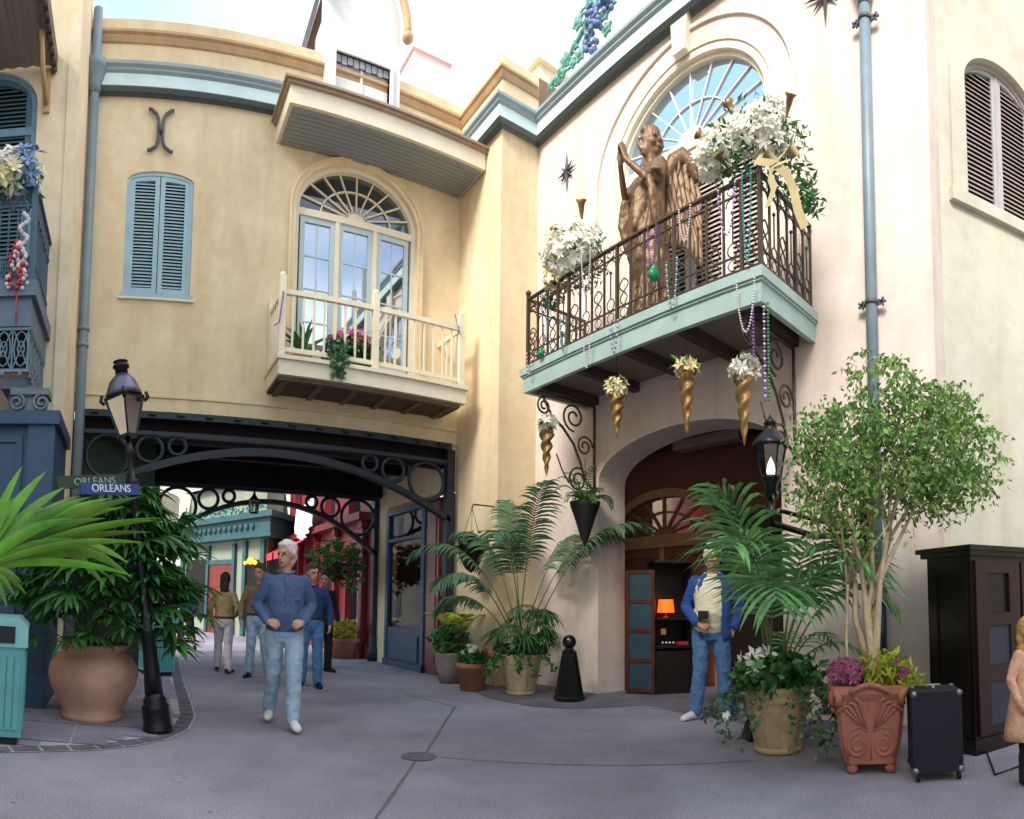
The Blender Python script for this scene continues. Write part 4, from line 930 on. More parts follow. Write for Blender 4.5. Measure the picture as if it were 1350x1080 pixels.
def strip(mb,base,d,up,L,w,droop=.3,fold=.15,n=4,mi=0,taper=.3):
    """a long leaflet: from base along d, bending down"""
    d=Vector(d).normalized(); s=d.cross(Vector(up)); 
    if s.length<1e-3: s=d.cross(Vector((1,0,0)))
    s.normalize(); vs=[];fs=[]; p=Vector(base)
    for i in range(n+1):
        t=i/n; ww=w*(taper+(1-taper)*math.sin(min(1,t*1.6+.12)*PI*.5))*(1-max(0,(t-.5)*2)**1.7); ww=max(ww,.0008)
        nn=s.cross(d).normalized()
        vs+=[p-s*ww/2+nn*ww*fold,p,p+s*ww/2+nn*ww*fold]
        d=(d+Vector((0,0,-droop/n*(1+t)))).normalized(); p=p+d*L/n
    for i in range(n):
        a=3*i; fs+=[(a,a+1,a+4,a+3),(a+1,a+2,a+5,a+4)]
    mb.add(vs,fs,mi,True)
def fanleaf(mb,c,d,R,n=8,spread=200,w=.16,droop=.4,mi=0,up=None):
    d=Vector(d).normalized(); u=Vector(up) if up else Vector((rnd(-.4,.4),rnd(-.4,.4),1)); s=d.cross(u).normalized()
    for i in range(n):
        a=math.radians(-spread/2+spread*(i+.5)/n+rnd(-4,4)); dd=d*math.cos(a)+s*math.sin(a)
        strip(mb,c,dd,u,R*rnd(.85,1.05)*(1-.25*abs(a)/2),R*w,droop*rnd(.6,1.4),mi=mi,taper=.45)
def frond(mb,base,az,L,rise,droop,nl,ll,lw,mi=0,stem=.35,ld=.5,ms=1,vee=.5):
    """pinnate frond; stem mesh index ms. starts at base, initial elevation rise (deg)"""
    e=math.radians(rise); d=Vector((math.cos(az)*math.cos(e),math.sin(az)*math.cos(e),math.sin(e))); p=Vector(base); P=[p.copy()]; D=[d.copy()]
    N=18
    for i in range(N):
        t=i/N; d=(d+Vector((0,0,-droop/N*(.1+2.7*t*t)))).normalized(); p=p+d*L/N; P.append(p.copy()); D.append(d.copy())
    mb.tube(P,[.012*(1-.8*i/N) for i in range(N+1)],5,ms,cap=False)
    for k in range(nl):
        t=stem+(1-stem)*(k+.5)/nl; f=t*N; i=min(int(f),N-1); q=P[i].lerp(P[i+1],f-i); dd=D[i]
        s=dd.cross(Vector((0,0,1))).normalized(); u=s.cross(dd)
        prof=math.sin((.12+.88*(k+.5)/nl)*PI*.93)*.75+.3
        for sg in(-1,1):
            dl=dd*(.55+.5*(k/nl))+s*sg*.9+u*vee*.4
            strip(mb,q,dl,u,ll*prof*rnd(.85,1.12),lw,ld*rnd(.7,1.3),n=4,mi=mi,taper=.35)
def flowercloud(mb,c,r,n,size,mi=0,pet=5):
    for i in range(n):
        while 1:
            p=Vector((rnd(-1,1),rnd(-1,1),rnd(-1,1)))
            if .3<p.length<1: break
        d=(p+Vector((0,-.3,.2))).normalized(); pp=Vector((c[0]+p.x*r[0],c[1]+p.y*r[1],c[2]+p.z*r[2])); a=d.orthogonal().normalized(); b=d.cross(a)
        s=size*rnd(.7,1.2); ph=rnd(0,6)
        for k in range(pet):
            t=ph+2*PI*k/pet; e=a*math.cos(t)+b*math.sin(t); f=d.cross(e)
            mb.add([pp,pp+e*s*.5+f*s*.25+d*s*.18,pp+e*s+d*s*.28,pp+e*s*.5-f*s*.25+d*s*.18],[(0,1,2,3)],mi)
def trail(mb,p,L,n,size,mi=0,out=(0,0)):
    q=Vector(p); pts=[q.copy()]
    for i in range(8):
        q=q+Vector((out[0]*.06*(1-i/8)+rnd(-.015,.015),out[1]*.06*(1-i/8)+rnd(-.015,.015),-L/8)); pts.append(q.copy())
    for i in range(n):
        t=rnd(0,7.99); k=int(t); leafq(mb,pts[k].lerp(pts[k+1],t-k)+Vector((rnd(-.03,.03),rnd(-.03,.03),0)),size*rnd(.7,1.3),.75,mi,.4)
    return pts
def ribbed(n,a): return lambda t,z: 1+a*(1 if math.sin(n*t)>0 else -1)
# ---- terracotta pot with lady palm
p=onZ(118,955); TPx=p
T=thing('potted_lady_palm','big round terracotta pot on the slate paving with a dense dark lady palm','potted plant',(p.x,p.y+.25,0.012))
q=MB(); q.lathe([(.27,0),(.285,.015),(.29,.05),(.275,.07),(.33,.16),(.41,.32),(.435,.42),(.42,.52),(.36,.6),(.3,.64),(.3,.66),(.34,.69),(.34,.71),(.3,.72),(.28,.66)],40,cap=False); q.build('pot',M_terra,T)
q=MB(); q.lathe([(.001,.66),(.285,.66)],24,cap=False); q.build('soil',M_soil,T)
st=MB(); lf_=MB()
for i in range(17):
    a=rnd(0,2*PI); r0=rnd(0,.18); h=rnd(.2,.95); b=(r0*math.cos(a),r0*math.sin(a),.64); tp=(b[0]*3,b[1]*3,.7+h); st.tube([b,((b[0]+tp[0])/2*.9,(b[1]+tp[1])/2*.9,.66+h*.5),tp],.012,5)
for i in range(330):
    a=rnd(0,2*PI); el=rnd(-.5,1.15); rr=rnd(.5,.8); c=Vector((rr*math.cos(a)*math.cos(el)*1.3+.1,rr*math.sin(a)*math.cos(el)*.8,1.28+.95*math.sin(el)*rr/.7+rnd(-.15,.12)))
    st.tube([(c.x*.2,c.y*.2,c.z*.8),(c.x*.6,c.y*.6,c.z*.97),tuple(c)],.005,4,cap=False)
    d=Vector((math.cos(a),math.sin(a),rnd(-.5,.35)))
    fanleaf(lf_,c-d*.1,d,rnd(.26,.38),n=8,spread=210,w=.15,droop=.5,mi=0 if i%4 else 1)
st.build('stems',M_stem,T); lf_.build('foliage',[L_dk,L_md],T,fixn=False)
# ---- foreground fan palm (its pot stands just outside the frame)
D_=2.35; hub=atD(-30,752,D_)
T=thing('foreground_fan_palm','bright green fan palm leaf reaching in from the left edge, closest to the viewer','palm',(hub.x-.35,hub.y-.25,0))
o_=Vector(T.location)
q=MB(); q.lathe([(.2,0),(.26,.1),(.3,.4),(.32,.45),(.28,.45)],24); q.build('pot',M_terra,T)
q=MB()
def blade(hb,tip,w,bend=.03,mi=0,n=8):
    a=Vector(hb)-o_; b=Vector(tip)-o_; d=b-a; s=d.cross(Vector((.25,.9,.35))).normalized(); nn=s.cross(d).normalized(); vs=[]
    for i in range(n+1):
        t=i/n; ww=w*(min(1,.35+t*2.2))*(1-max(0,(t-.55)/.45)**1.6)+.002; c=a+d*t+Vector((0,0,bend*4*t*(1-t)-bend*1.5*t*t))
        vs+=[c-s*ww/2+nn*ww*.18,c,c+s*ww/2+nn*ww*.18]
    q.add(vs,[f for i in range(n) for f in((3*i,3*i+1,3*i+4,3*i+3),(3*i+1,3*i+2,3*i+5,3*i+4))],mi,True)
for tx,ty,w,dd in [(30,600,.05,.05),(62,606,.055,0),(20,640,.06,-.1),(86,628,.06,.1),(118,640,.06,-.1),(147,642,.065,.05),(186,640,.06,0),(205,672,.05,.1),(212,668,.03,.0),(190,700,.04,-.1),(176,745,.045,.1),(120,700,.05,-.1),(-20,580,.05,0),(60,655,.06,.12),(96,668,.06,-.15),(45,620,.05,.15),(103,640,.05,.2),(165,655,.05,.22),(140,668,.05,-.05),(200,688,.04,.2),(0,600,.05,.1),(150,725,.04,.2)]:
    blade(hub,atD(tx,ty,D_+dd+.1),w*.7)
hb2=atD(60,722,D_+.15)
for tx,ty in [(175,748),(160,735),(140,760),(120,740),(170,728)]: blade(hb2,atD(tx,ty,D_+.2),.035,.03,1)
hb3=atD(-20,760,D_-.1)
for tx,ty in [(20,775),(35,772),(10,790),(30,758)]: blade(hb3,atD(tx,ty,D_-.1),.03,.02,1)
q.build('fan_leaves',[L_fg,L_lt],T,fixn=False)
q=MB(); hl=hub-o_; q.tube([(0,0,.4),(.05,.03,.8),tuple(hl)],.016,6); h2=hb2-o_; q.tube([tuple(hl),tuple(h2)],.008,5); h3=hb3-o_; q.tube([(0,0,.6),tuple(h3)],.01,5); q.build('leaf_stalks',M_stem,T)
# ---- street lamp
pb=onZ(208,966); top=atD(167,560,math.hypot(pb.x,pb.y)); ax=Vector((top.x-pb.x,top.y-pb.y,top.z)); 
T=thing('street_lamp','tall black street lamp with a glass lantern standing at the curved slate kerb','street lamp',(pb.x,pb.y,.012))
T.rotation_euler=Vector((0,0,1)).rotation_difference(ax.normalized()).to_euler()
gz=lambda y: ax.length*((966-y)/(966-560))   # rough height along the post
def az(y): v=atD(163,y,math.hypot(pb.x,pb.y)); return v.z
q=MB(); q.lathe([(.135,0),(.135,.03),(.125,.05),(.12,.2),(.125,.22),(.1,.25),(.105,.28),(.085,.31),(.078,.34)],16); q.build('base',M_blk,T)
zt_=az(640)
q=MB(); q.lathe([(.078,.34),(.07,.5),(.058,.85),(.065,.87),(.065,.9),(.055,.92),(.06,.98),(.05,1.0),(.042,1.1),(.036,zt_),(.05,zt_+.02),(.05,zt_+.06),(.03,zt_+.08),(.024,az(600)),(.05,az(595)),(.03,az(588)),(.02,az(574))],16,flute=lambda t,z:1+(.05*math.cos(10*t) if z<.85 else 0)); q.build('post',M_blk,T)
zg0,zg1=az(572),az(524)
q=MB(); q.lathe([(.075,zg0),(.165,zg1)],4,cap=False,smooth=False); q.build('lantern_glass',G_lan,T)
q=MB(); q.lathe([(.085,zg0-.02),(.085,zg0+.01)],4,smooth=False)
for k in range(4):
    t=PI/2*k; q.bar((.078*math.cos(t),.078*math.sin(t),zg0),(.17*math.cos(t),.17*math.sin(t),zg1),.018,.018)
q.lathe([(.185,zg1),(.185,zg1+.025)],4,smooth=False)
for k in range(4):
    t=PI/2*k; q.tube([(.18*math.cos(t),.18*math.sin(t),zg1-.03),(.215*math.cos(t),.215*math.sin(t),zg1),(.2*math.cos(t),.2*math.sin(t),zg1+.05)],.018,5)
zt=az(470); q.lathe([(.06,az(492)),(.055,az(483)),(.075,az(482)),(.075,az(479)),(.05,az(478)),(.05,az(475)),(.07,az(474)),(.02,az(471)),(.0001,zt)],14); q.build('lantern_frame',M_blk,T)
q=MB(); q.lathe([(.17,zg1+.025),(.155,az(512)),(.12,az(500)),(.06,az(491))],12); q.build('lantern_hood',mat('hood_pewter','6b6880',.35,metal=.6,var=.2),T)
q=MB(); q.lathe([(.02,zg0),(.02,zg0+.12),(.028,zg0+.14),(.02,zg0+.2),(.0001,zg0+.22)],8); q.build('candle',mat('candle_white','dcdcd2',.5),T)
def textmesh(s,size,parent,loc,rot,m,name='lettering',depth=.004):
    cu=bpy.data.curves.new(name,'FONT'); cu.body=s; cu.size=size; cu.extrude=depth; cu.align_x='CENTER'; cu.align_y='CENTER'
    o=bpy.data.objects.new(name,cu); sc.collection.objects.link(o); bpy.context.view_layer.update()
    me=bpy.data.meshes.new_from_object(o.evaluated_get(bpy.context.evaluated_depsgraph_get())); bpy.data.objects.remove(o)
    me.materials.clear(); me.materials.append(m); n=bpy.data.objects.new(name,me); col.objects.link(n); n.parent=parent; n.location=loc; n.rotation_euler=rot; return n
M_let=mat('lettering_white','dfe6ee',.5,var=.02)
g=grp('street_sign',T,(0,-.06,az(645)),math.radians(36))
q=MB(); q.box(-.56,.06,-.012,.012,-.05,.05); q.build('sign_board',mat('sign_blue','2c4a86',.4,var=.08),g)
textmesh('ORLEANS',.095,g,(-.25,-.016,0),(PI/2,0,0),M_let)
g=grp('street_sign',T,(0,.05,az(630)),math.radians(20)); 
q=MB(); q.box(-.7,-.03,-.012,.012,-.05,.06); q.build('sign_board',mat('sign_darkgreen','1f3b2c',.4,var=.1),g)
textmesh('ORLEANS',.09,g,(-.36,-.016,0),(PI/2,0,0),mat('lettering_grey','a9b5a6',.6))
# ---- teal litter bins
def bin_(x,y,rz,label,w=.5,h=.93):
    T=thing('litter_bin',label,'litter bin',(x,y,.012),rz)
    q=MB(); q.box(-w/2,w/2,-w/2,w/2,.06,h-.18)
    n=8
    for sx in range(n):
        u=-w/2+.02+(w-.04)*sx/n; 
        for f in(-1,1): q.box(u+.006,u+(w-.04)/n-.006,f*w/2,f*(w/2+.012),.12,h-.25); q.box(f*w/2,f*(w/2+.012),u+.006,u+(w-.04)/n-.006,.12,h-.25)
    q.build('body',mat('bin_teal','5fa7ac',.4,var=.12,scale=4,coat=.2),T)
    q=MB(); q.prism([(-w/2-.02,h-.18),(w/2+.02,h-.18),(w/2+.02,h-.02),(w/2-.05,h+.05),(-w/2+.05,h+.05),(-w/2-.02,h-.02)],-w/2-.02,w/2+.02); q.build('lid',mat('bin_teal_pale','86c0c4',.4,var=.1,scale=4,coat=.2),T)
    q=MB(); q.box(-w/2+.08,w/2-.08,-w/2-.03,-w/2-.019,h-.15,h-.02); q.build('flap',mat('bin_black','0f1418',.5),T); q=MB(); q.box(w/2+.019,w/2+.03,-w/2+.08,w/2-.08,h-.15,h-.02); q.build('flap',mat('bin_black','0f1418',.5),T); q=MB(); q.box(-w/2+.03,w/2-.03,-w/2+.03,w/2-.03,0,.06);q.build('foot_plate',mat('bin_black','0f1418',.5),T); return T
p=onZ(25,985); bin_(p.x-.27,p.y+.2,math.radians(8),'teal litter bin cut by the left edge beside the terracotta pot')
p=onZ(219,893); bin_(p.x-.14,p.y+.2,math.radians(20),'teal litter bin standing behind the black street lamp',w=.42,h=.9)
# ---- bollard
p=onZ(757,925); T=thing('bollard','black cone shaped iron bollard with a ball top beside the alcove','bollard',(p.x,p.y+.1,.006))
q=MB(); q.lathe([(.2,0),(.2,.04),(.185,.06),(.1,.56),(.09,.6),(.1,.61),(.06,.64),(.05,.66)],8,smooth=False); q.build('cone',M_blk,T)
q=MB(); q.ball((0,0,.735),.09,18); q.build('ball_top',mat('black_gloss','0c0d10',.15,var=.1,coat=.5),T)
# ---- red pot with cyclamens
p=onZ(630,912); T=thing('cyclamen_pot','small brick red pot with red and white cyclamens beside the sand coloured pot','potted plant',(p.x,p.y+.15,.006))
q=MB(); q.lathe([(.17,0),(.215,.3),(.235,.3),(.24,.38),(.2,.38),(.19,.34),(.0001,.34)],28); q.build('pot',M_terr2,T)
q=MB(); leafcloud(q,(0,-.02,.45),(.22,.2,.11),330,.075,asp=.8); q.build('foliage',L_dk,T,fixn=False)
q=MB(); flowercloud(q,(-.05,-.05,.55),(.14,.12,.08),22,.045,0); q.build('white_flowers',F_wh,T,fixn=False)
q=MB(); flowercloud(q,(.13,-.05,.5),(.1,.12,.08),20,.045,0); q.build('red_flowers',F_rd,T,fixn=False)
# grey pot behind
p=onZ(603,903); T=thing('shrub_pot','grey round pot with a dark leafy shrub by the blue post','potted plant',(p.x,p.y+.25,.006))
q=MB(); q.lathe([(.15,0),(.2,.2),(.24,.42),(.25,.46),(.21,.46),(.2,.42),(.0001,.42)],24); q.build('pot',mat('pot_grey','8c8583',.8,var=.15),T)
q=MB(); leafcloud(q,(0,0,.66),(.3,.25,.26),420,.1,asp=.7); flowercloud(q,(0,0,.75),(.26,.2,.2),18,.04,1); q.build('foliage',[L_dk,F_pu],T,fixn=False)
q=MB(); 
for a in (.4,1.1,1.8,2.5,5.5,4.6): frond(q,(.1,0,.5),a,.75,65,1.6,12,.2,.03)
q.build('palm_seedling',[L_yl,M_stem],T,fixn=False)
# ---- sand pot with tall kentia + ivy
p=onZ(699,918); T=thing('tall_palm_pot','sand coloured ribbed pot with a tall thin palm against the pink pier','potted palm',(p.x,p.y+.22,.006))
def sandpot(T,s=1):
    q=MB(); q.lathe([(.2*s,0),(.205*s,.03*s),(.195*s,.05*s)],48); q.lathe([(.195*s,.05*s),(.265*s,.42*s)],48,flute=ribbed(16,.03),cap=False); q.lathe([(.272*s,.42*s),(.28*s,.44*s),(.275*s,.46*s),(.29*s,.5*s),(.3*s,.55*s),(.26*s,.55*s),(.25*s,.5*s),(.0001,.5*s)],48,cap=False); return q.build('pot',M_sand,T)
sandpot(T,.98)
q=MB()
fr=[(PI*1.02,1.5,67,1.75),(PI*.86,1.35,76,1.6),(PI*1.2,1.2,62,1.7),(.1,1.5,68,1.4),(-.2,1.65,66,1.35),(.5,1.5,72,1.5),(PI*1.4,1.4,72,1.7),(PI*.6,1.5,80,1.2),(PI*1.6,1.6,76,1.3),(PI*.95,1.0,58,1.8)]
cam_right=_R
for a,L,r,d in fr:
    a+=PHI  # azimuth measured from the viewer's right
    frond(q,(rnd(-.05,.05),rnd(-.05,.05),.5),a,L*1.62,r,d*1.45,34,.4,.036,stem=.52,ld=1.0,vee=.1)
q.build('fronds',[L_bl,M_stem],T,fixn=False)
q=MB()
for i in range(16):
    a=rnd(0,2*PI); h=rnd(.75,1.2); c=Vector((math.cos(a)*.32,math.sin(a)*.32,h)); q.tube([(0,0,.5),(c.x*.5,c.y*.5,h*.85),tuple(c)],.006,4,1,cap=False); fanleaf(q,c,(math.cos(a),math.sin(a),-.2),.4,n=16,spread=230,w=.07,droop=.8)
q.build('fan_leaves',[L_dk,M_stem],T,fixn=False)
q=MB(); leafcloud(q,(0,0,.62),(.4,.32,.16),700,.075,asp=.8); 
for i in range(12): a=rnd(0,2*PI); trail(q,(.27*math.cos(a),.27*math.sin(a),.56),rnd(.12,.3),22,.06,1,(math.cos(a),math.sin(a)))
q.build('ivy',[L_bl,L_md],T,fixn=False)
q=MB(); flowercloud(q,(-.2,-.1,.72),(.2,.18,.08),12,.055); flowercloud(q,(.24,-.12,.66),(.1,.1,.1),5,.05); q.build('white_flowers',F_wh,T,fixn=False)
# ---- near sand pot with kentia palm
p=onZ(1040,997); T=thing('kentia_palm_pot','large sand coloured ribbed pot with white flowers, ivy and a broad leaved palm','potted palm',(p.x+.12,p.y+.17,.006))
o_=Vector(T.location); sandpot(T,.98)
q=MB()
def fr2(azdeg,L,r,d,stem=.46,ll=.6,nl=15,lw=.04,ld=.8): frond(q,(rnd(-.06,.06),rnd(-.06,.06),.5),math.radians(azdeg)+PHI,L,r,d,nl,ll,lw,stem=stem,ld=ld,vee=.2)
for a,L,r,d in [(150,1.6,80,2.2),(10,1.5,72,2.5),(-15,1.55,70,2.7),(225,1.6,74,2.5),(270,1.5,76,2.5),(300,1.55,72,2.6),(90,1.6,80,2.2),(330,1.4,66,2.7),(200,1.75,82,2.0),(250,1.4,68,2.8)]: fr2(a,L,r,d)
fr2(188,1.75,79,1.75,.55,.42,11,.045,.45)
for a,L,r,d in [(20,.9,55,2.2),(-30,.9,50,2.3),(60,.8,60,2.2)]: fr2(a,L,r,d,.45,.25,10,.025)
q.build('fronds',[GR('leaf_palm','7fae6a',c2='4a7a4c'),M_stem],T,fixn=False)
q=MB(); leafcloud(q,(0,0,.64),(.42,.36,.17),620,.095,asp=.75)
for i in range(26): a=rnd(0,2*PI); trail(q,(.3*math.cos(a),.3*math.sin(a),.58),rnd(.2,.5),34,.05,1,(math.cos(a)*1.2,math.sin(a)*1.2))
for i in range(8): a=math.radians(rnd(-30,20))+PHI; trail(q,(.33*math.cos(a),.33*math.sin(a),.58),rnd(.4,.6),34,.05,1,(math.cos(a)*1.2,math.sin(a)*1.2))
q.build('ivy',[L_dk,L_bl],T,fixn=False)
q=MB(); fx=_R*-.18; flowercloud(q,(fx.x,fx.y,.76),(.24,.2,.09),15,.085); q.build('white_flowers',F_wh,T,fixn=False)
# doorstop wedge
p=onZ(995,975); T=thing('black_wedge','small black wedge shaped box on the ground behind the large sand pot','wedge',(p.x,p.y,.004),PHI)
q=MB(); q.v=[]; q.prism([(-.1,0),(.12,0),(.12,.17),(-.04,.17)],-.1,.1); q.build('body',mat('box_black','17161b',.6),T)
# ---- terracotta square planter + ficus
p=onZ(1172,1024); T=thing('ficus_tree_planter','scrolled terracotta square planter with purple and yellow flowers and a pale trunked ficus','planter tree',(p.x+.16,p.y+.2,.004),PHI-math.radians(32)); T.scale=(.9,.9,1.04)
o_=Vector(T.location)
q=MB(); 
secs=[(.2,.07),(.215,.12),(.245,.25),(.262,.4),(.27,.5),(.3,.55),(.3,.6)]
vs=[];
def sq(r,z): 
    out=[]
    for cx_,cy_ in((-1,-1),(1,-1),(1,1),(-1,1)):
        b=.035; 
        if cx_*cy_>0: out+=[(cx_*r,cy_*(r-b),z),(cx_*(r-b),cy_*r,z)] if (cx_,cy_)==(-1,-1) else [(cx_*r,cy_*(r-b),z),(cx_*(r-b),cy_*r,z)]
        else: out+=[(cx_*(r-b),cy_*r,z),(cx_*r,cy_*(r-b),z)]
    return out
for r,z in secs: vs+=sq(r,z)
k=8; q.add(vs,[(i*k+j,i*k+(j+1)%k,(i+1)*k+(j+1)%k,(i+1)*k+j) for i in range(len(secs)-1) for j in range(k)]); q.add(sq(.3,.6)+sq(.24,.6)+sq(.24,.5),[(j,(j+1)%k,k+(j+1)%k,k+j) for j in range(k)]+[(k+j,k+(j+1)%k,2*k+(j+1)%k,2*k+j) for j in range(k)]+[tuple(range(2*k,3*k))]); q.add(sq(.2,.07),[tuple(range(8))])
q.build('pot',M_terr2,T)
q=MB()
for face in range(2):
    R_=Matrix.Rotation(-PI/2*face,4,'Z')
    q.M=R_
    Y=lambda z: -(.2+(z-.07)*.16)-.006
    for sx in(-1,1):
        q.tube([(x,Y(z),z) for x,z in spiral((sx*.1,.2),.085,1.7,PI/2,-sx)],.015,6); 
        q.tube([(sx*.02,Y(.3),.3),(sx*.08,Y(.33),.33),(sx*.16,Y(.3),.31),(sx*.2,Y(.22),.22),(sx*.17,Y(.12),.12)],.014,6)
        for j in range(4): q.tube([(sx*(.03+.01*j),Y(.32),.32),(sx*(.05+.03*j),Y(.42),.40),(sx*(.08+.045*j),Y(.5),.5-.012*j),(sx*(.12+.045*j),Y(.52)-.01,.525-.03*j)],.013,6)
        q.tube([(sx*.27,-.27,.58),(sx*.24,-.3,.53),(sx*.25,-.285,.48)],.03,7)
    q.tube([(0,Y(.1),.1),(0,Y(.5),.5)],.008,5); q.tube([(-.15,-.305,.56),(-.08,-.315,.6),(0,-.318,.62),(.08,-.315,.6),(.15,-.305,.56)],.02,6)
    q.M=Matrix.Identity(4)
q.build('scroll_relief',M_terr2,T)
q=MB()
for sx in(-1,1):
    for sy in(-1,1): q.ball((sx*.15,sy*.15,.04),.045,12)
q.build_each('foot',M_terr2,T)
q=MB(); 
tips=[]
base=[(-.17,0),(-.04,.04),(0,-.03),(.05,.03),(.08,-.04),(.02,.08)]
for i,(x,y) in enumerate(base):
    if i==0: pts=[(x,y,.5),(x-.01,y,.9),(x+.01,y+.02,1.3),(x-.03,y,1.7)]; r=[.016,.014,.013,.01]
    else:
        f=(i-3)*.11; pts=[(x,y,.5),(x+.03*math.sin(i),y+.03*math.cos(i*2),.8),(x-.02*math.sin(i*2)+f*.2,y+.02,1.05),(x+f*.25,y+.02*math.sin(i),1.3),(x+f*.9,y*1.5,1.65),(x+f*2.6,y*3,2.15)]; r=[.042,.035,.029,.023,.016,.008]
    q.tube(pts,r,8); tips.append(pts[-1])
    p4=Vector(pts[-2])
    for j in range(3): 
        e=p4+Vector((rnd(-.4,.4),rnd(-.3,.3),rnd(.25,.6))); m_=(p4+e)/2+Vector((rnd(-.05,.05),0,rnd(-.02,.05))); q.tube([tuple(p4),tuple(m_),tuple(e)],[.014,.009,.004],5)
q.tube([(.02,0,.5),(.05,.03,.8),(-.0,0,1.1),(.06,.02,1.35)],[.04,.035,.03,.02],8)
q.tube([(.04,0,1.15),(.15,-.02,1.4),(.36,-.03,1.75),(.6,0,2.15)],[.026,.022,.014,.006],7)
q.build('trunk',M_bark,T)
q=MB()
cl=[(.05,0,2.3,.46,.42,.42),(.45,0,2.25,.45,.4,.4),(-.22,0,2.15,.3,.36,.34),(.15,0,2.78,.26,.26,.26),(-.12,0,2.5,.24,.3,.2),(.75,0,2.35,.3,.32,.34),(.6,.0,2.6,.3,.28,.24),(-.42,0,2.35,.13,.25,.2),(.35,0,1.98,.42,.38,.2),(-.36,0,1.85,.16,.24,.22),(-.1,0,1.72,.2,.24,.17),(.78,0,2.05,.24,.25,.2),(-.5,0,2.05,.1,.2,.14),(.98,0,2.25,.14,.2,.2)]
for x,y,z,a,b,c in cl:
    n=int(1500*a*c/.15*1.4); 
    # twigs of leaves: short drooping sprays
    for i in range(n//7):
        while 1:
            v=Vector((rnd(-1,1),rnd(-1,1),rnd(-1,1)))
            if v.length<1: break
        s=Vector((x+v.x*a,y+v.y*b,z+v.z*c))
        if noise.noise(s*4.2)<-.3 or (v.length>.75 and noise.noise(s*7+Vector((9,3,1)))<-.2): continue
        d=Vector((v.x+rnd(-.6,.6),v.y+rnd(-.6,.6),rnd(-.6,.4))).normalized()*.028
        for j in range(7): s=s+d+Vector((0,0,-.003*j)); leafq(q,s,rnd(.042,.07),.5,0 if rnd(0,1)<.5 else 1,.35)
q.build('crown',[GR('leaf_ficus','7ba257',c2='557d42'),GR('leaf_ficus_light','a4bb6c',c2='7c9a50')],T,fixn=False)
q=MB(); flowercloud(q,(-.18,-.1,.68),(.16,.2,.1),110,.045,0); flowercloud(q,(.26,-.1,.7),(.06,.15,.06),26,.04,0); q.build('purple_flowers',F_pu,T,fixn=False)
q=MB(); leafcloud(q,(.14,-.08,.7),(.2,.2,.13),260,.09,asp=.35); leafcloud(q,(.34,-.16,.6),(.06,.1,.12),60,.08,asp=.35); leafcloud(q,(-.1,0,.66),(.2,.2,.06),60,.09,asp=.5);q.build('yellow_foliage',L_yl,T,fixn=False)
# ---- black speaker cabinet on castors
p=onZ(1252,1031); T=thing('speaker_case','upright black carpeted speaker case on castors beside the terracotta planter','speaker',(p.x+.14,p.y+.14,0),PHI-math.radians(30))
q=MB(); q.box(-.17,.17,-.17,.17,.06,.6); q.build('cabinet',mat('carpet_black','232431',.9,var=.2,scale=20,bump=.6,bscale=150),T)
q=MB()
for sx in(-1,1):
    for sy in(-1,1):
        q.ball((sx*.155,sy*.155,.075),.03,8); q.ball((sx*.155,sy*.155,.585),.026,8)
q.build_each('metal_corner',mat('corner_metal','8d8a88',.35,metal=.8),T)
for sx in(-1,1):
    for sy in(-1,1): q=MB(); q.tube([(sx*.14-.012,sy*.14,.03),(sx*.14+.012,sy*.14,.03)],.03,12); q.build('castor',M_blk,T)
q=MB(); q.tube([(-.05,.0,.601),(-.05,0,.625),(.05,0,.625),(.05,0,.601)],.01,6); q.ball((0,-.0,.605),.02,8); q.build('handle',mat('corner_metal','8d8a88',.35,metal=.8),T)
# cable
q=MB(); a=onZ(1262,1000);b=onZ(1300,990);c=onZ(1312,1024);d=onZ(1345,1012); q.tube([(a.x,a.y,.3),(a.x,a.y,.1),(b.x,b.y,.012),(c.x,c.y,.012),(d.x,d.y,.012),(d.x+.6,d.y-.3,.012)],.008,6)
o=q.build('power_cable',M_blk); tag(o,'thin black cable running over the ground from the speaker case','cable')
# ---- dark cabinet
cn=atD(1284,900,4.95); T=thing('dark_wood_cabinet','tall dark mahogany cabinet with pale blue panels at the right edge','cabinet',(cn.x,cn.y,0),Cdir+math.radians(8))
ztop=atD(1284,722,4.95).z
q=MB(); q.box(0,1.2,0,.5,.0,ztop-.06); q.box(-.04,1.24,-.04,.54,ztop-.06,ztop-.02); q.box(-.07,1.27,-.07,.57,ztop-.02,ztop+.02); q.box(-.02,1.22,-.02,.52,0,.12)
q.build('carcass',mat('mahogany_dark','150c0c',.35,var=.3,scale=3,coat=.2),T)
for k in range(2):
    x0=.03+k*.58; q=MB(); q.wall([(x0,.14),(x0+.55,.14),(x0+.55,ztop-.1),(x0,ztop-.1)],[[(x0+.14,.2),(x0+.41,.2),(x0+.41,.55),(x0+.14,.55)],[(x0+.14,.68),(x0+.41,.68),(x0+.41,1.0),(x0+.14,1.0)],[(x0+.14,1.1),(x0+.41,1.1),(x0+.41,ztop-.2),(x0+.14,ztop-.2)]],.03,0,-.03)
    o=q.build('door',mat('mahogany_red','2b100d',.4,var=.35,scale=4,coat=.2),T)
    q=MB(); q.box(x0+.14,x0+.41,-.012,-.004,.68,1.0); q.box(x0+.14,x0+.41,-.012,-.004,.2,.55); q.build('panel',mat('panel_slateblue','363848',.5,var=.2,scale=12),o)
    q=MB(); q.ball((x0+(.5 if k==0 else .05),-.045,.85),.02,8); q.build('knob',M_gold,o)
q=MB(); q.wall([(.03,.14),(.47,.14),(.47,ztop-.1),(.03,ztop-.1)],[[(.12,.25),(.38,.25),(.38,ztop-.2),(.12,ztop-.2)]],.02,0,-.02); q.v=[(y,.5-x,z) for x,y,z in q.v]; q.build('side_panel',mat('mahogany_dark','2a1210',.35),T)
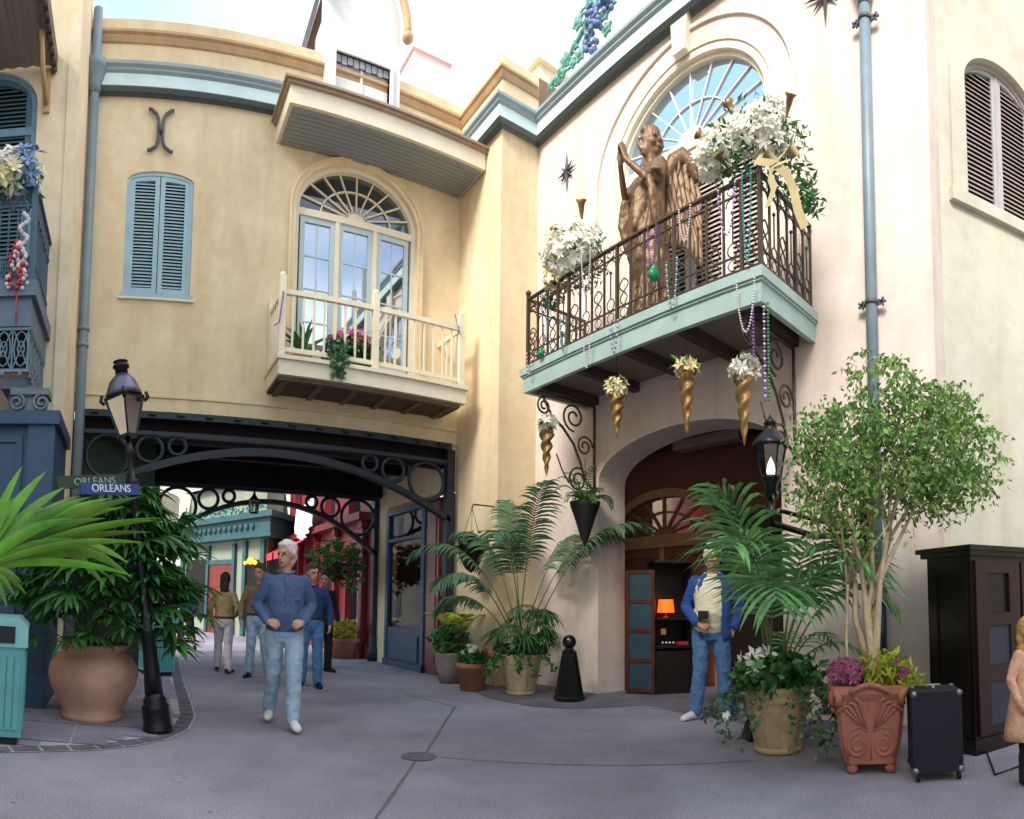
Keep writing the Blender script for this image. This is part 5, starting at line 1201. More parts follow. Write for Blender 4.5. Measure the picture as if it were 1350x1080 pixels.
# ---- display cart in the alcove
p=onX(862,916,6.2); p=onZ(864,917); T=thing('display_stand','dark red framed display stand with blue panels and an orange lamp inside the alcove','display stand',(p.x,p.y,.006),PHI)
hz=atD(864,752,math.hypot(p.x,p.y)).z
M_rw=mat('frame_redwood','4a1c12',.45,var=.3,scale=5); M_bp=mat('panel_teal','22404e',.5,var=.25,scale=5)
def fr(T,x0,y0,x1,y1,rows,name):
    L=math.hypot(x1-x0,y1-y0); a=math.atan2(y1-y0,x1-x0)
    q=MB(); q.box(0,.05,-.02,.02,0,hz); q.box(L-.05,L,-.02,.02,0,hz)
    for i in range(rows+1): z=.03+(hz-.08)*i/rows; q.box(.05,L-.05,-.018,.018,z,z+.05)
    o=q.build(name,M_rw,T); o.location=(x0,y0,0); o.rotation_euler=(0,0,a)
    return o,L
o,L=fr(T,-.36,.22,0,0,4,'panel_frame'); q=MB(); q.box(.05,L-.05,-.006,.006,.05,hz-.05); q.build('blue_panels',M_bp,o)
q=MB(); q.box(.0,.55,.5,.53,0,hz+.1); q.box(.52,.55,0.06,.5,0,hz+.1); q.box(.02,.52,.03,.5,.62,.66); q.box(.02,.52,.03,.5,1.0,1.03); q.box(0,.52,.04,.49,0,.58); q.box(.0,.55,.02,.53,hz+.1,hz+.14); q.build('shelves',mat('stand_black','170f10',.4,var=.2),T)
q=MB(); q.lathe([(.12,1.1),(.1,1.28)],20,(.2,.2,0),cap=False); q.build('lamp_shade',mat('shade_orange','f2550f',.6,var=.1,emit=.9),T)
q=MB(); q.tube([(.2,.2,1.03),(.2,.2,1.15)],.015,8); q.lathe([(.05,1.03),(.03,1.05)],12,(.2,.2,0)); q.build('lamp_base',M_gold,T)
q=MB(); 
for i in range(4): q.ball((.12+i*.05,.06,.69),.016,6)
q.build_each('white_cup',M_white,T); q=MB(); q.box(.33,.48,.05,.15,.66,.7); q.build('red_tray',F_rd,T)
q=MB(); q.box(.1,.17,.08,.1,.8,.88); q.build('price_card',mat('card_tan','a8763a',.6),T)
# ---- wall lantern by the alcove
LD=5.15
c=atD(1017,660,LD); T=thing('wall_lantern','black lantern with a lit white flame on a bracket right of the alcove','lantern',(c.x,c.y,c.z))
zz=lambda y: atD(1017,y,LD).z-c.z
q=MB(); q.lathe([(.08,zz(630)),(.125,zz(588))],6,cap=False,smooth=False); q.build('glass',G_lan,T)
q=MB(); q.lathe([(.02,zz(662)),(.06,zz(655)),(.05,zz(640)),(.085,zz(632)),(.085,zz(628))],12); 
for k in range(6): t=PI/3*k; q.bar((.08*math.cos(t),.08*math.sin(t),zz(630)),(.127*math.cos(t),.127*math.sin(t),zz(588)),.012,.012)
q.lathe([(.155,zz(590)),(.155,zz(586)),(.12,zz(578)),(.06,zz(568)),(.05,zz(560)),(.06,zz(559)),(.03,zz(553)),(.0001,zz(546))],14); q.build('frame',M_blk,T)
q=MB(); q.lathe([(.03,zz(628)),(.04,zz(622)),(.028,zz(612)),(.0001,zz(602))],8); q.build('flame_bulb',mat('bulb_white','fff4e6',.5,emit=1.5),T)
q=MB(); w1=Vector((XB,c.y-.25,c.z+zz(668)))-Vector(T.location); q.tube([(0,0,zz(660)),(0,0,zz(690)),(w1.x*.4,w1.y*.4,zz(700)),(w1.x,w1.y,zz(690))],.03,8); q.tube([(w1.x*.1,w1.y*.1,zz(672)),(w1.x*.6,w1.y*.6,zz(680)),(w1.x,w1.y,zz(650))],.02,6); q.box(w1.x-.04,w1.x,w1.y-.07,w1.y+.07,zz(720),zz(630)); q.build('bracket',M_blk,T)
# ---- hanging baskets
c=atD(621,754,9.2); T=thing('hanging_basket','black hanging basket with white flowers on the yellow pier','hanging basket',c,0)
q=MB(); q.lathe([(.0001,-.02),(.09,.05),(.17,.2),(.21,.33),(.22,.35)],20); q.build('basket',mat('basket_black','131314',.7,bump=.6,bscale=60),T)
q=MB(); leafcloud(q,(0,-.02,.42),(.24,.22,.15),330,.09,asp=.7); flowercloud(q,(0,-.06,.47),(.22,.2,.13),26,.06,1); q.build('foliage',[L_dk,F_wh],T,fixn=False)
q=MB(); tp=Vector((0,0,.95)); 
for k in range(3): t=2*PI*k/3; q.tube([(.2*math.cos(t),.2*math.sin(t),.35),tuple(tp)],.005,4)
q.tube([tuple(tp),(.02,0,1.0),(XP-c.x,0,1.0)],.012,5); q.build('chains',M_blk,T)
c=atD(771,722,8.25); T=thing('fern_basket','dark cone basket with a trailing fern hanging from the left scroll bracket','hanging basket',c,0)
zz=lambda y: atD(768,y,8.25).z-c.z
q=MB(); q.lathe([(.0001,0),(.06,.14),(.14,.4),(.195,zz(668)),(.205,zz(662))],16); q.build('basket',mat('basket_black','131314',.7),T)
q=MB(); 
for i in range(16): frond(q,(0,0,zz(664)),rnd(0,2*PI),rnd(.35,.65),rnd(20,80),2.2,14,.11,.02,stem=.1)
q.build('fern',[L_dk,M_stem],T,fixn=False)
q=MB(); 
for k in range(3): t=2*PI*k/3; q.tube([(.17*math.cos(t),.17*math.sin(t),zz(664)),(0,0,zz(620))],.004,4)
q.tube([(0,0,zz(620)),(0,0,zz(604))],.006,4); q.build('chains',M_blk,T)
# passage plants
p=onZ(457,869); T=thing('passage_plant_pot','terracotta pot with a yellow green plant standing inside the passage','potted plant',(p.x,p.y+.2,0))
q=MB(); q.lathe([(.26,0),(.3,.3),(.36,.36),(.36,.42),(.31,.42),(.0001,.38)],24); q.build('pot',M_terr2,T)
q=MB(); leafcloud(q,(-.05,0,.58),(.34,.3,.24),260,.14,asp=.4); q.build('foliage',L_yl,T,fixn=False)
c=atD(442,770,12.8); T=thing('hanging_greenery','hanging basket of green and red foliage at the far end of the passage','hanging basket',c,0)
q=MB(); q.lathe([(.0001,0),(.2,.15),(.28,.4)],14); q.build('basket',M_dark,T)
q=MB(); leafcloud(q,(0,0,.5),(.55,.5,.42),520,.16,asp=.4); leafcloud(q,(.35,0,.2),(.3,.3,.35),140,.14,asp=.5,mi=1); flowercloud(q,(.1,-.2,.3),(.5,.3,.4),30,.07,2); q.build('foliage',[L_md,L_dk,F_rd],T,fixn=False)
q=MB(); q.tube([(0,0,.4),(0,0,1.5)],.01,4); q.build('chain',M_blk,T)
# white balcony plants
def flowerbox(name,label,c,parts):
    T=thing(name,label,'flower box',c); return T
c=onY(462,478,BY+.18); T=thing('flower_box','pink flowers with trailing ivy on the white wooden balcony','flower box',(c.x,BY+.2,bz1))
q=MB(); q.box(-.42,.34,-.1,.1,.0,.2); q.build('trough',M_dark,T)
q=MB(); leafcloud(q,(0,0,.33),(.42,.15,.18),520,.09,asp=.7); 
for i in range(16): trail(q,(rnd(-.42,-.12),-.22,.35),rnd(.3,.62),24,.07,1,(0,-.3))
q.build('foliage',[L_dk,L_bl],T,fixn=False)
q=MB(); flowercloud(q,(.1,-.05,.48),(.34,.15,.13),75,.06); flowercloud(q,(-.3,-.05,.42),(.1,.12,.08),16,.05); q.build('pink_flowers',F_pk,T,fixn=False)
c=onY(400,455,YA-.4); T=thing('balcony_fern','dark spiky fern behind the left balusters of the white balcony','potted plant',(c.x,YA-.4,bz1))
q=MB(); q.lathe([(.1,0),(.14,.2)],14); q.build('pot',M_terr2,T)
q=MB(); 
for i in range(22): strip(q,(0,0,.18),(rnd(-1,1),rnd(-1,1),rnd(.8,2)),(0,1,.2),rnd(.35,.6),.06,.9)
q.build('fronds',L_dk,T,fixn=False)
# flowers on the left balcony rail
c=Vector((-.9+ex-.2,Yw,rz)); T=thing('rail_flowers','white blue and yellow flower bunch on the rail of the left balcony','flowers',c)
q=MB(); flowercloud(q,(-.15,0,.12),(.42,.22,.22),60,.12,0); flowercloud(q,(.05,-.05,.16),(.22,.15,.2),24,.12,1); flowercloud(q,(-.2,-.1,.02),(.3,.2,.12),16,.09,2); leafcloud(q,(-.1,.0,.05),(.4,.2,.2),120,.12,mi=3); q.build('blossoms',[F_wh,mat('petal_blue','7f9fc4',.7,island=.3),F_cr,L_dk],T,fixn=False)
# ---------------- beads
def beads(name,label,pts,r,mats,parent=None,grp_='bead strings hanging on the balconies',n=None):
    P=[Vector(p) for p in pts]; o=P[0]; q=MB(); i=0
    for p in resample([tuple(v-o) for v in P],r*2.3):
        q.lathe([(.0001,-r),(r*.85,-r*.5),(r*.85,r*.5),(.0001,r)],5,tuple(p),i%len(mats),cap=False); i+=1
    ob=q.build('bead_string',mats,None,fixn=False); ob.location=o; tag(ob,label,'beads',grp_); return ob
B_p=mat('bead_purple','7d4fa8',.25,var=.1); B_g=mat('bead_green','2f8f5a',.25,var=.1); B_t=mat('bead_teal','3fa0a8',.25); B_w=mat('bead_pearl','dcd6dc',.25); B_r=mat('bead_red','c23a4a',.25); B_o=mat('bead_gold','b98f3e',.25,metal=.4)
def loop(px,py,L,w,X,sag=1):
    a=onX(px,py,X); out=[]
    for i in range(21):
        t=i/20; s=math.sin(PI*t)**.6; out.append((X-.03,a.y+w*(.5-t),a.z-L*s))
    return out
FX=XB-BX-.06
rl=lambda px: 0
for px,py,L,w,ms,lb in [(775,330,.55,.16,[B_w],'pearl bead loop by the left flower bunch of the iron balcony'),(812,425,.35,.12,[B_w,B_p],'pale bead string looped over the iron balcony fascia left of the statue'),(776,450,.32,.1,[B_w],'white bead loop on the pale teal fascia near its left end'),(862,300,.42,.12,[B_p],'purple beads on the rail in front of the statue'),(888,345,.5,.14,[B_t,B_w],'teal and white beads on the rail right of the statue'),(985,370,.5,.2,[B_w],'pearl loop under the near corner of the iron balcony'),(722,400,.5,.14,[B_p,B_t],'purple and teal beads at the left end of the iron balcony'),(986,225,.9,.1,[B_t],'long teal bead string at the near corner post'),(960,245,.5,.2,[B_p,B_w],'purple and white beads left of the near corner post'),(745,420,.4,.12,[B_t],'teal beads at the left part of the iron railing'),(700,465,.3,.1,[B_w,B_r],'short white and red beads at the far corner of the deck'),(905,275,.35,.15,[B_w],'small pearl loop high on the rail right of the wing')]:
    beads('bead_string',lb,loop(px,py,L,w,FX),.012,ms)
q=onX(862,362,FX-.02); o=MB(); o.ball((0,0,0),.075,8,sy=.7); o.lathe([(.0001,.12),(.05,.06),(.02,.0)],6); ob=o.build('green_ornament',mat('ornament_green','128a5c',.3,var=.1)); ob.location=q; tag(ob,'shiny green ball ornament on the railing before the statue','ornament')
q=onX(713,466,FX-.02); o=MB(); o.ball((0,0,0),.05,8); o.lathe([(.0001,.08),(.03,.04),(.01,.0)],6); ob=o.build('green_ornament',mat('ornament_green','128a5c',.3,var=.1)); ob.location=q; tag(ob,'small green ornament at the far left foot of the iron railing','ornament')
for px,ms,lb in [(1012,[B_g],'long green bead strand below the near corner of the iron balcony'),(1007,[B_p,B_w],'purple and pearl strand beside the green one'),(992,[B_p],'purple strand above the near golden horn')]:
    a=atD(px,400,5.58); b=atD(px+2,530 if px>1000 else 470,5.58); beads('bead_string',lb,[tuple(a),tuple(b)],.015,ms)
a=onY(374,385,BY-.06);b=onY(368,425,BY-.06);c=onY(360,430,BY-.06); beads('bead_string','purple beads draped on the left post of the white balcony',[tuple(a),tuple(b),tuple(c)],.014,[B_p])
a=onY(600,415,BY-.06);b=onY(606,440,BY-.06); beads('bead_string','purple beads draped on the right post of the white balcony',[tuple(a),tuple(b)],.014,[B_p])
for k,(px,ms,lb) in enumerate([(25,[B_r,B_w],'red and white bead bundle on the left blue balcony'),(33,[B_w],'pearl beads hanging at the corner of the left blue balcony')]):
    a=onY(px,320 if k==0 else 285,Yw-.05); q=MB()
    for i in range(70 if k==0 else 30): q.ball((rnd(-.1,.1)*(.4+i/70) if k==0 else .04*math.sin(i*.7),rnd(-.05,.0),-.5*i/70 if k==0 else -.022*i),.024,6,i%len(ms))
    if k==0: q.tube([(0,0,-.5),(.01,0,-.85)],.01,5,0)
    ob=q.build('bead_bundle',ms,fixn=False); ob.location=a; tag(ob,lb,'beads','bead strings hanging on the balconies')
# ---------------- golden horns with flower heads
def horn(px,py0,py1,D,label,extra=None,r=.085):
    a=atD(px,py0,D); b=atD(px,py1,D); H=a.z-b.z; T=thing('golden_horn',label,'ornament',(a.x,a.y,a.z),rnd(0,3),'golden horns hanging under the iron balcony')
    q=MB(); prof=[]; n=40; seg=18; vs=[]
    for i in range(n+1):
        t=i/n; z=-.1-(H-.1)*t
        for k in range(seg):
            th=2*PI*k/seg; rr=r*(1-t)**.75*(1+.3*math.cos(2*(th+t*13)))+.002; vs.append((rr*math.cos(th),rr*math.sin(th),z))
    q.add(vs,[(i*seg+k,i*seg+(k+1)%seg,(i+1)*seg+(k+1)%seg,(i+1)*seg+k) for i in range(n) for k in range(seg)],0,True); q.build('twisted_horn',M_gold,T)
    q=MB(); flowercloud(q,(0,0,-.05),(.13,.13,.12),45,.075,0); leafcloud(q,(0,0,-.05),(.12,.12,.12),30,.08,mi=1); q.build('flower_head',[F_cr if not extra else F_wh,L_dk],T,fixn=False)
    q=MB(); q.tube([(0,0,0),(0,0,Z0+.12-a.z)],.004,4); q.build('wire',M_blk,T)
horn(813,505,578,7.0,'golden twisted horn with green beads, second from the left under the iron balcony')
horn(905,478,572,6.3,'golden twisted horn hanging in the middle above the alcove arch',r=.08)
horn(980,480,588,5.85,'golden twisted horn with a white flower head nearest the hanging lantern',1,r=.08)
horn(721,555,628,7.9,'golden twisted horn hanging lowest at the far left scroll bracket',1)
# ---------------- balcony flower bunches with horns and ribbon
def trumpet(mb,c,d,L,r,mi):
    d=Vector(d).normalized(); P=[Vector(c)+d*L*t for t in(0,.4,.7,.88,1)]; mb.tube(P,[.01,.014,.03,r*.6,r],10,mi)
c=onX(760,345,XB-BX+.15); T=thing('flower_bunch','white lily bunch with small gold trumpets at the far end of the iron balcony','flowers',c,0)
q=MB(); flowercloud(q,(-.08,0,.14),(.3,.46,.34),210,.085); leafcloud(q,(-.12,0,.12),(.3,.46,.34),90,.08,asp=.35,mi=1); q.build('lilies',[F_wh,L_dk],T,fixn=False)
q=MB(); leafcloud(q,(.08,0,.0),(.28,.5,.38),330,.09,asp=.35); leafcloud(q,(0,.45,-.3),(.16,.16,.14),120,.08); q.build('greenery',L_dk,T,fixn=False)
q=MB(); trumpet(q,(0,.25,.25),(-.2,.35,1),.35,.07,0); trumpet(q,(0,-.1,.3),(-.3,-.3,1),.38,.07,0); q.build_each('gold_trumpet',M_gold,T)
q=MB(); flowercloud(q,(-.1,.32,-.05),(.12,.14,.25),24,.11); q.build('cream_ribbon',F_cr,T,fixn=False)
c=onX(1000,215,XB-BX+.1); T=thing('flower_bunch','large white flower bunch with cream ribbon at the near corner of the iron balcony','flowers',c,0)
def lo(px,py,X=XB-BX+.05): return onX(px,py,X)-c
q=MB()
for a,b,r in((950,205,.16),(975,190,.2),(1000,180,.2),(1020,165,.16),(940,225,.12),(1030,190,.15)): v=lo(a,b); flowercloud(q,tuple(v+Vector((-.1,0,0))),(.2,r*1.15,r*1.15),40,.075)
leafcloud(q,tuple(lo(985,190)+Vector((-.16,0,0))),(.2,.45,.3),120,.09,asp=.35,mi=1); q.build('white_flowers',[F_wh,L_dk],T,fixn=False)
q=MB()
for a,b,r in((1010,160,.2),(1040,185,.2),(1045,235,.2),(1060,255,.14),(985,205,.2),(950,215,.16),(1020,215,.2)): v=lo(a,b); leafcloud(q,tuple(v+Vector((.08,0,0))),(.2,r*.9,r*.9),110,.09,asp=.35)
q.build('greenery',L_dk,T,fixn=False)
q=MB(); 
for a,b,d in((1035,165,(-.4,-.5,.8)),(975,165,(-.3,.3,.8)),(965,228,(-.8,.1,.3)),(945,195,(-.5,.6,.6))): trumpet(q,tuple(lo(a,b)),d,.24,.06,0)
q.build_each('gold_trumpet',M_gold,T)
q=MB(); rb=lambda pts,w: [q.add([(x-w/3,y-w/2,z),(x,y+w/2,z)] if 0 else [],[]) for x,y,z in []]
def ribbon(pts,w):
    vs=[]
    for i,p in enumerate(pts): v=lo(*p,XB-BX-.12); vs+=[(v.x-.02*math.sin(i),v.y-w/2,v.z+.02),(v.x+.02*math.sin(i*2),v.y+w/2,v.z)]
    q.add(vs,[(2*i,2*i+2,2*i+3,2*i+1) for i in range(len(pts)-1)],0,True)
ribbon([(1020,215),(1015,235),(1022,250),(1012,275)],.07); ribbon([(1020,215),(1038,232),(1048,255),(1052,278),(1060,300)],.08); ribbon([(1020,215),(1005,200),(1000,215),(1020,218)],.1); ribbon([(1022,215),(1040,195),(1050,210),(1022,220)],.1)
q.build('cream_ribbon',mat('ribbon_cream','d9c89a',.5,var=.1,sub=.2),T,fixn=False)
# ============================================================ PEOPLE
SKIN=mat('skin','c9957c',.55,var=.08,scale=8); 
def cloth(name,c,var=.15,c2=None,bump=.7,bs=14): return mat(name,c,.85,var=var,scale=7,bump=bump,bscale=bs,c2=c2)
def loft(mb,secs,seg=20,mi=0):
    """secs: (cx,cy,cz,rx,ry)"""
    vs=[];n=len(secs)
    for cx,cy,cz,rx,ry in secs:
        for k in range(seg): t=2*PI*k/seg; vs.append((cx+rx*math.cos(t),cy+ry*math.sin(t),cz))
    fs=[(i*seg+k,i*seg+(k+1)%seg,(i+1)*seg+(k+1)%seg,(i+1)*seg+k) for i in range(n-1) for k in range(seg)]
    fs+=[tuple(range(seg))[::-1],tuple((n-1)*seg+k for k in range(seg))]
    mb.add(vs,fs,mi,True)
def limb(mb,pts,rs,seg=12,sub=3):
    P=[Vector(p) for p in pts]; out=[];r=[]
    for i in range(len(P)-1):
        for j in range(sub): t=j/sub; out.append(P[i].lerp(P[i+1],t)); r.append(rs[i]*(1-t)+rs[i+1]*t)
    out.append(P[-1]); r.append(rs[-1]); mb.tube(out,r,seg)
    for p,q in zip(P,rs): mb.ball(p,q*.99,10)
def rem(o,v,sm=3,disp=0):
    m=o.modifiers.new('remesh','REMESH'); m.mode='VOXEL'; m.voxel_size=v; m.use_smooth_shade=True
    s=o.modifiers.new('smooth','SMOOTH'); s.factor=.5; s.iterations=sm
    if disp:
        t=bpy.data.textures.get('folds') or bpy.data.textures.new('folds','CLOUDS'); t.noise_scale=.07; t.noise_depth=2
        d=o.modifiers.new('folds','DISPLACE'); d.texture=t; d.strength=disp; d.mid_level=.5; d.texture_coords='LOCAL'
def hand(mb,w,d,n,side,s=1,curl=.5):
    """w wrist, d direction of the hand, n palm normal"""
    w=Vector(w); d=Vector(d).normalized(); n=Vector(n); n=(n-d*n.dot(d)).normalized(); a=d.cross(n)*side
    P=lambda x,y,z: w+(d*x+a*y+n*z)*s
    limb(mb,[P(0,0,0),P(.035,0,0)],[.024*s,.026*s],8,2)
    for k,yy_ in enumerate((-.028,-.01,.009,.027)):
        limb(mb,[P(.02,yy_*.6,0),P(.085,yy_,0)],[.015*s,.0125*s],7,2)
        L=(.066,.078,.072,.055)[k] if side>0 else (.066,.078,.072,.055)[k]
        c=curl*(1+.12*k)
        p0=P(.085,yy_,0); p1=P(.085+L*.45*math.cos(c*.5),yy_*1.08,L*.45*math.sin(c*.5)); p2=P(.085+L*.45*math.cos(c*.5)+L*.33*math.cos(c*1.2),yy_*1.12,L*.45*math.sin(c*.5)+L*.33*math.sin(c*1.2)); p3=p2+(d*math.cos(c*1.9)+n*math.sin(c*1.9))*L*.25*s
        limb(mb,[p0,p1,p2,p3],[.0105*s,.0095*s,.0088*s,.0075*s],7,2)
    limb(mb,[P(.02,-.022,.004),P(.045,-.045,.014),P(.072,-.052,.022),P(.092,-.05,.028)],[.014*s,.012*s,.0105*s,.009*s],7,2)
def person(label,loc,rz,H,J,top,bottom,hair,skin=SKIN,vox=.012,shoe=None,jacket=None,shorts=False,female=False,hat=None,group=None,robe=None,skirt=None,face=True,hairlen=0,lean=0,cuff=True,name='person'):
    T=thing(name,label,'person' if name=='person' else 'statue',loc,rz,group); s=H/1.75; T.scale=(s,s,s)
    sh=.178 if not female else .16
    g=lambda k,d: Vector(J.get(k,d))
    hip=g('hip',(0,0,.93)); ch=g('chest',(0,0,1.28)); nk=g('neck',(0,.01,1.47)); hd=g('head',(0,-.015,1.635))
    sL,sR=ch+Vector((sh-.008,.0,.112)),ch+Vector((-sh+.008,.0,.112))
    eL,eR=g('elbL',(.27,.03,1.14)),g('elbR',(-.27,.03,1.14)); wL,wR=g('wrL',(.27,-.08,.9)),g('wrR',(-.27,-.08,.9))
    kL,kR=g('kneeL',(.11,-.02,.5)),g('kneeR',(-.11,-.02,.5)); aL,aR=g('ankL',(.12,0,.09)),g('ankR',(-.12,0,.09))
    hL,hR=hip+Vector((.095,0,-.03)),hip+Vector((-.095,0,-.03))
    tw=g('face',(0,-1,0)); tw.z=0; tw.normalize(); fa=math.atan2(tw.x,-tw.y)  # head yaw
    HM=Matrix.Translation(hd)@Matrix.Rotation(fa,4,'Z')@Matrix.Scale(1.08,4)
    def torso(mb,e=0,z0=.86,wide=1,belly=J.get('belly',0)):
        loft(mb,[(hip.x,hip.y,z0,.15*wide+e,.105+e),(hip.x,hip.y,hip.z,.165*wide+e,.12+e+belly*.4),(hip.x*.6+ch.x*.4,hip.y*.6+ch.y*.4-belly*.5,hip.z*.6+ch.z*.4,.15*wide+e,.112+e+belly),(ch.x*.85+hip.x*.15,ch.y*.9-belly*.2,ch.z-.06,.168*wide+e,.122+e+belly*.5),(ch.x,ch.y,ch.z+.06,.18*wide+e,.118+e),(ch.x,ch.y+.005,ch.z+.14,.15*wide+e,.092+e),(nk.x,nk.y,nk.z-.02,.075+e,.07+e)])
    b=MB(); torso(b); limb(b,[nk-Vector((0,0,.05)),nk+Vector((0,0,.02)),hd-Vector((0,0,.06))],[.066,.056,.058])
    for S,E,W in((sL,eL,wL),(sR,eR,wR)): limb(b,[S,E,W],[.046,.038,.026])
    for Hh,K,A in((hL,kL,aL),(hR,kR,aR)): limb(b,[Hh,Hh.lerp(K,.5),K,K.lerp(A,.35),A],[.09,.078,.056,.055,.038])
    b.M=HM
    b.ball((0,.012,.03),.092,18,sx=.84,sy=1.05,sz=1.12); b.ball((0,-.028,-.045),.062,14,sx=.88,sy=.9,sz=1.1); b.ball((0,-.055,-.082),.028,8)
    b.tube([(0,-.088,.012),(0,-.108,-.018),(0,-.112,-.03),(0,-.09,-.038)],[.009,.012,.016,.012],8)
    b.tube([(-.04,-.082,.03),(0,-.09,.03),(.04,-.082,.03)],.011,6); b.tube([(-.022,-.085,-.058),(0,-.093,-.058),(.022,-.085,-.058)],.009,6)
    for sx in(-1,1): b.ball((sx*.078,.01,.0),.024,8,sx=.5,sz=1.3)
    b.M=Matrix.Identity(4)
    hs=J.get('hands',1)
    if hs:
        for W,E,sd,key in((wL,eL,1,'hL'),(wR,eR,-1,'hR')):
            if J.get(key)==0: continue
            d,n=J.get(key,((W-E),(-sd,.0,0))); hand(b,W,d,n,sd,1.05,J.get('curl',.7))
    o=b.build('body',skin,T,fixn=False); rem(o,vox,2)
    if face:
        e=MB(); e.M=HM
        for sx in(-1,1): e.ball((sx*.031,-.079,.012),.011,8)
        e.build_each('eye',mat('eye_dark','2b211c',.3),T)
        e=MB(); e.M=HM; e.tube([(-.022,-.094,-.058),(0,-.1,-.059),(.022,-.094,-.058)],[.002,.005,.002],6); e.build('mouth',mat('lips','a06258',.6),T)
    h=MB(); h.M=HM
    if hair is not None:
        h.ball((0,.028,.055),.099,18,sx=.87,sy=1.02,sz=1.02); h.ball((0,.055,.0),.085,14,sx=.92,sy=.85,sz=1.2)
        for sx in(-1,1): h.ball((sx*.066,.02,.02),.035,8,sx=.6,sz=1.5)
        h.ball((0,-.035,.098),.055,10,sx=1.1,sz=.6)
        if hairlen: h.ball((0,.07,-.07),.09,12,sx=.95,sy=.6,sz=1.6); h.ball((0,.08,-.16),.075,10,sx=.95,sy=.5,sz=1.2)
        ho=h.build('hair',hair,T,fixn=False); rem(ho,max(vox,.01),1,.03)
    if hat:
        h=MB(); h.M=HM; h.ball((0,.01,.06),.105,16,sx=.88,sz=.85); h.lathe([(.07,.055),(.12,.05),(.12,.058),(.07,.07)],16,(0,-.07,0)); h.build('cap',hat,T,fixn=False)
    if top:
        c=MB(); z0=.84 if jacket else .88; lo_=J.get('loose',0)
        torso(c,.014+J.get('loose',0),z0=z0)
        for S,E,W in((sL,eL,wL),(sR,eR,wR)):
            W2=E.lerp(W,.97 if cuff else .5); limb(c,[S,S.lerp(E,.5),E,E.lerp(W2,.5),W2],[.066+lo_*.4,.062+lo_,.054+lo_,.048+lo_,.04+lo_*.5])
        co=c.build('shirt',top,T,fixn=False); rem(co,max(vox,.011),2,.02)
        cl=MB(); cl.tube([(nk.x+.075*math.cos(t*PI/8),nk.y-.005+.075*math.sin(t*PI/8),nk.z+.012-.028*(1 if math.sin(t*PI/8)<0 else 0)*abs(math.sin(t*PI/8))) for t in range(16)],.017,6,closed=True); cl.build('collar',top,co)
    if jacket:
        c=MB()
        for sx in(-1,1):
            secs=[]
            for z,rx,ry in((.8,.185,.145),(.95,.185,.15),(1.12,.18,.155),(1.28,.195,.15),(1.39,.185,.12),(1.45,.13,.09),(1.48,.09,.08)):
                secs.append((z,rx,ry))
            n=12; vs=[]
            for z,rx,ry in secs:
                for k in range(n+1):
                    t=math.radians(90-sx*(10 if 0 else 0)) ; a=PI/2 - sx*(PI*.0) 
                    th=math.radians(90)+(-sx)*(math.radians(3)+math.radians(147)*k/n); vs.append((hip.x*(1.4-z)/.5*0+rx*math.cos(th)+ch.x,ch.y+ry*math.sin(th)+.0,z))
            m=len(secs); f=[(i*(n+1)+k,i*(n+1)+k+1,(i+1)*(n+1)+k+1,(i+1)*(n+1)+k) for i in range(m-1) for k in range(n)]
            c.add(vs,f,0,True)
        co=c.build('jacket',jacket,T,fixn=False); so_=co.modifiers.new('thick','SOLIDIFY'); so_.thickness=.02; sb=co.modifiers.new('sub','SUBSURF'); sb.levels=2; sb.render_levels=2
        t=bpy.data.textures.get('folds'); d=co.modifiers.new('folds','DISPLACE'); d.texture=t; d.strength=.03; d.texture_coords='LOCAL'
        c=MB()
        for S,E,W in((sL,eL,wL),(sR,eR,wR)):
            W2=E.lerp(W,.95); limb(c,[S+Vector((0,0,.0)),S.lerp(E,.5),E,E.lerp(W2,.5),W2],[.078,.072,.062,.056,.05])
        cs=c.build('jacket_sleeves',jacket,T,fixn=False); rem(cs,max(vox,.011),2,.03)
    if bottom:
        c=MB(); loft(c,[(hip.x,hip.y,.80,.14,.11),(hip.x,hip.y,.86,.178,.132),(hip.x,hip.y,.93,.182,.138),(hip.x,hip.y,1.0,.168,.128)])
        for Hh,K,A in((hL,kL,aL),(hR,kR,aR)):
            if shorts: E_=Hh.lerp(K,.92); limb(c,[Hh,Hh.lerp(E_,.6),E_],[.108,.105,.1])
            else: limb(c,[Hh,Hh.lerp(K,.5),K,K.lerp(A,.5),A+Vector((0,0,-.01))],[.1,.092,.076,.074,.07])
        co=c.build('trousers' if not shorts else 'shorts',bottom,T,fixn=False); rem(co,max(vox,.011),2,.024)
        c=MB(); c.lathe([(.186,-.018),(.189,0),(.186,.018)],24,(hip.x,hip.y,.985),sy=.76,cap=False); c.build('belt',mat('belt_dark','3a2620',.5),T)
    for A,K,fd in((aL,kL,J.get('footL',(.25,-1,0))),(aR,kR,J.get('footR',(-.25,-1,0)))):
        fd=Vector(fd).normalized(); lf2=J.get('tilt',0); c=MB()
        z0=A.z-.09
        side=fd.cross(Vector((0,0,1))).normalized(); 
        def sp(u,w,h,hz): return A+fd*u+Vector((0,0,-A.z+z0+h))
        P=[(-.075,.03,.04,.04),(-.045,.042,.05,.05),(0,.043,.055,.055),(.06,.042,.045,.045),(.12,.046,.036,.036),(.165,.042,.03,.03),(.195,.025,.022,.022)]
        vs=[]; seg=12
        for u,w,h,_ in P:
            for k in range(seg):
                t=2*PI*k/seg; vs.append(A+fd*u+side*(w*math.cos(t))+Vector((0,0,z0-A.z+h+max(-h,h*math.sin(t)*1.0))))
        c.add(vs,[(i*seg+k,i*seg+(k+1)%seg,(i+1)*seg+(k+1)%seg,(i+1)*seg+k) for i in range(len(P)-1) for k in range(seg)]+[tuple(range(seg)),tuple((len(P)-1)*seg+k for k in range(seg))],0,True)
        limb(c,[A+Vector((0,0,-.03)),A+Vector((0,0,.0))],[.045,.045],10,1)
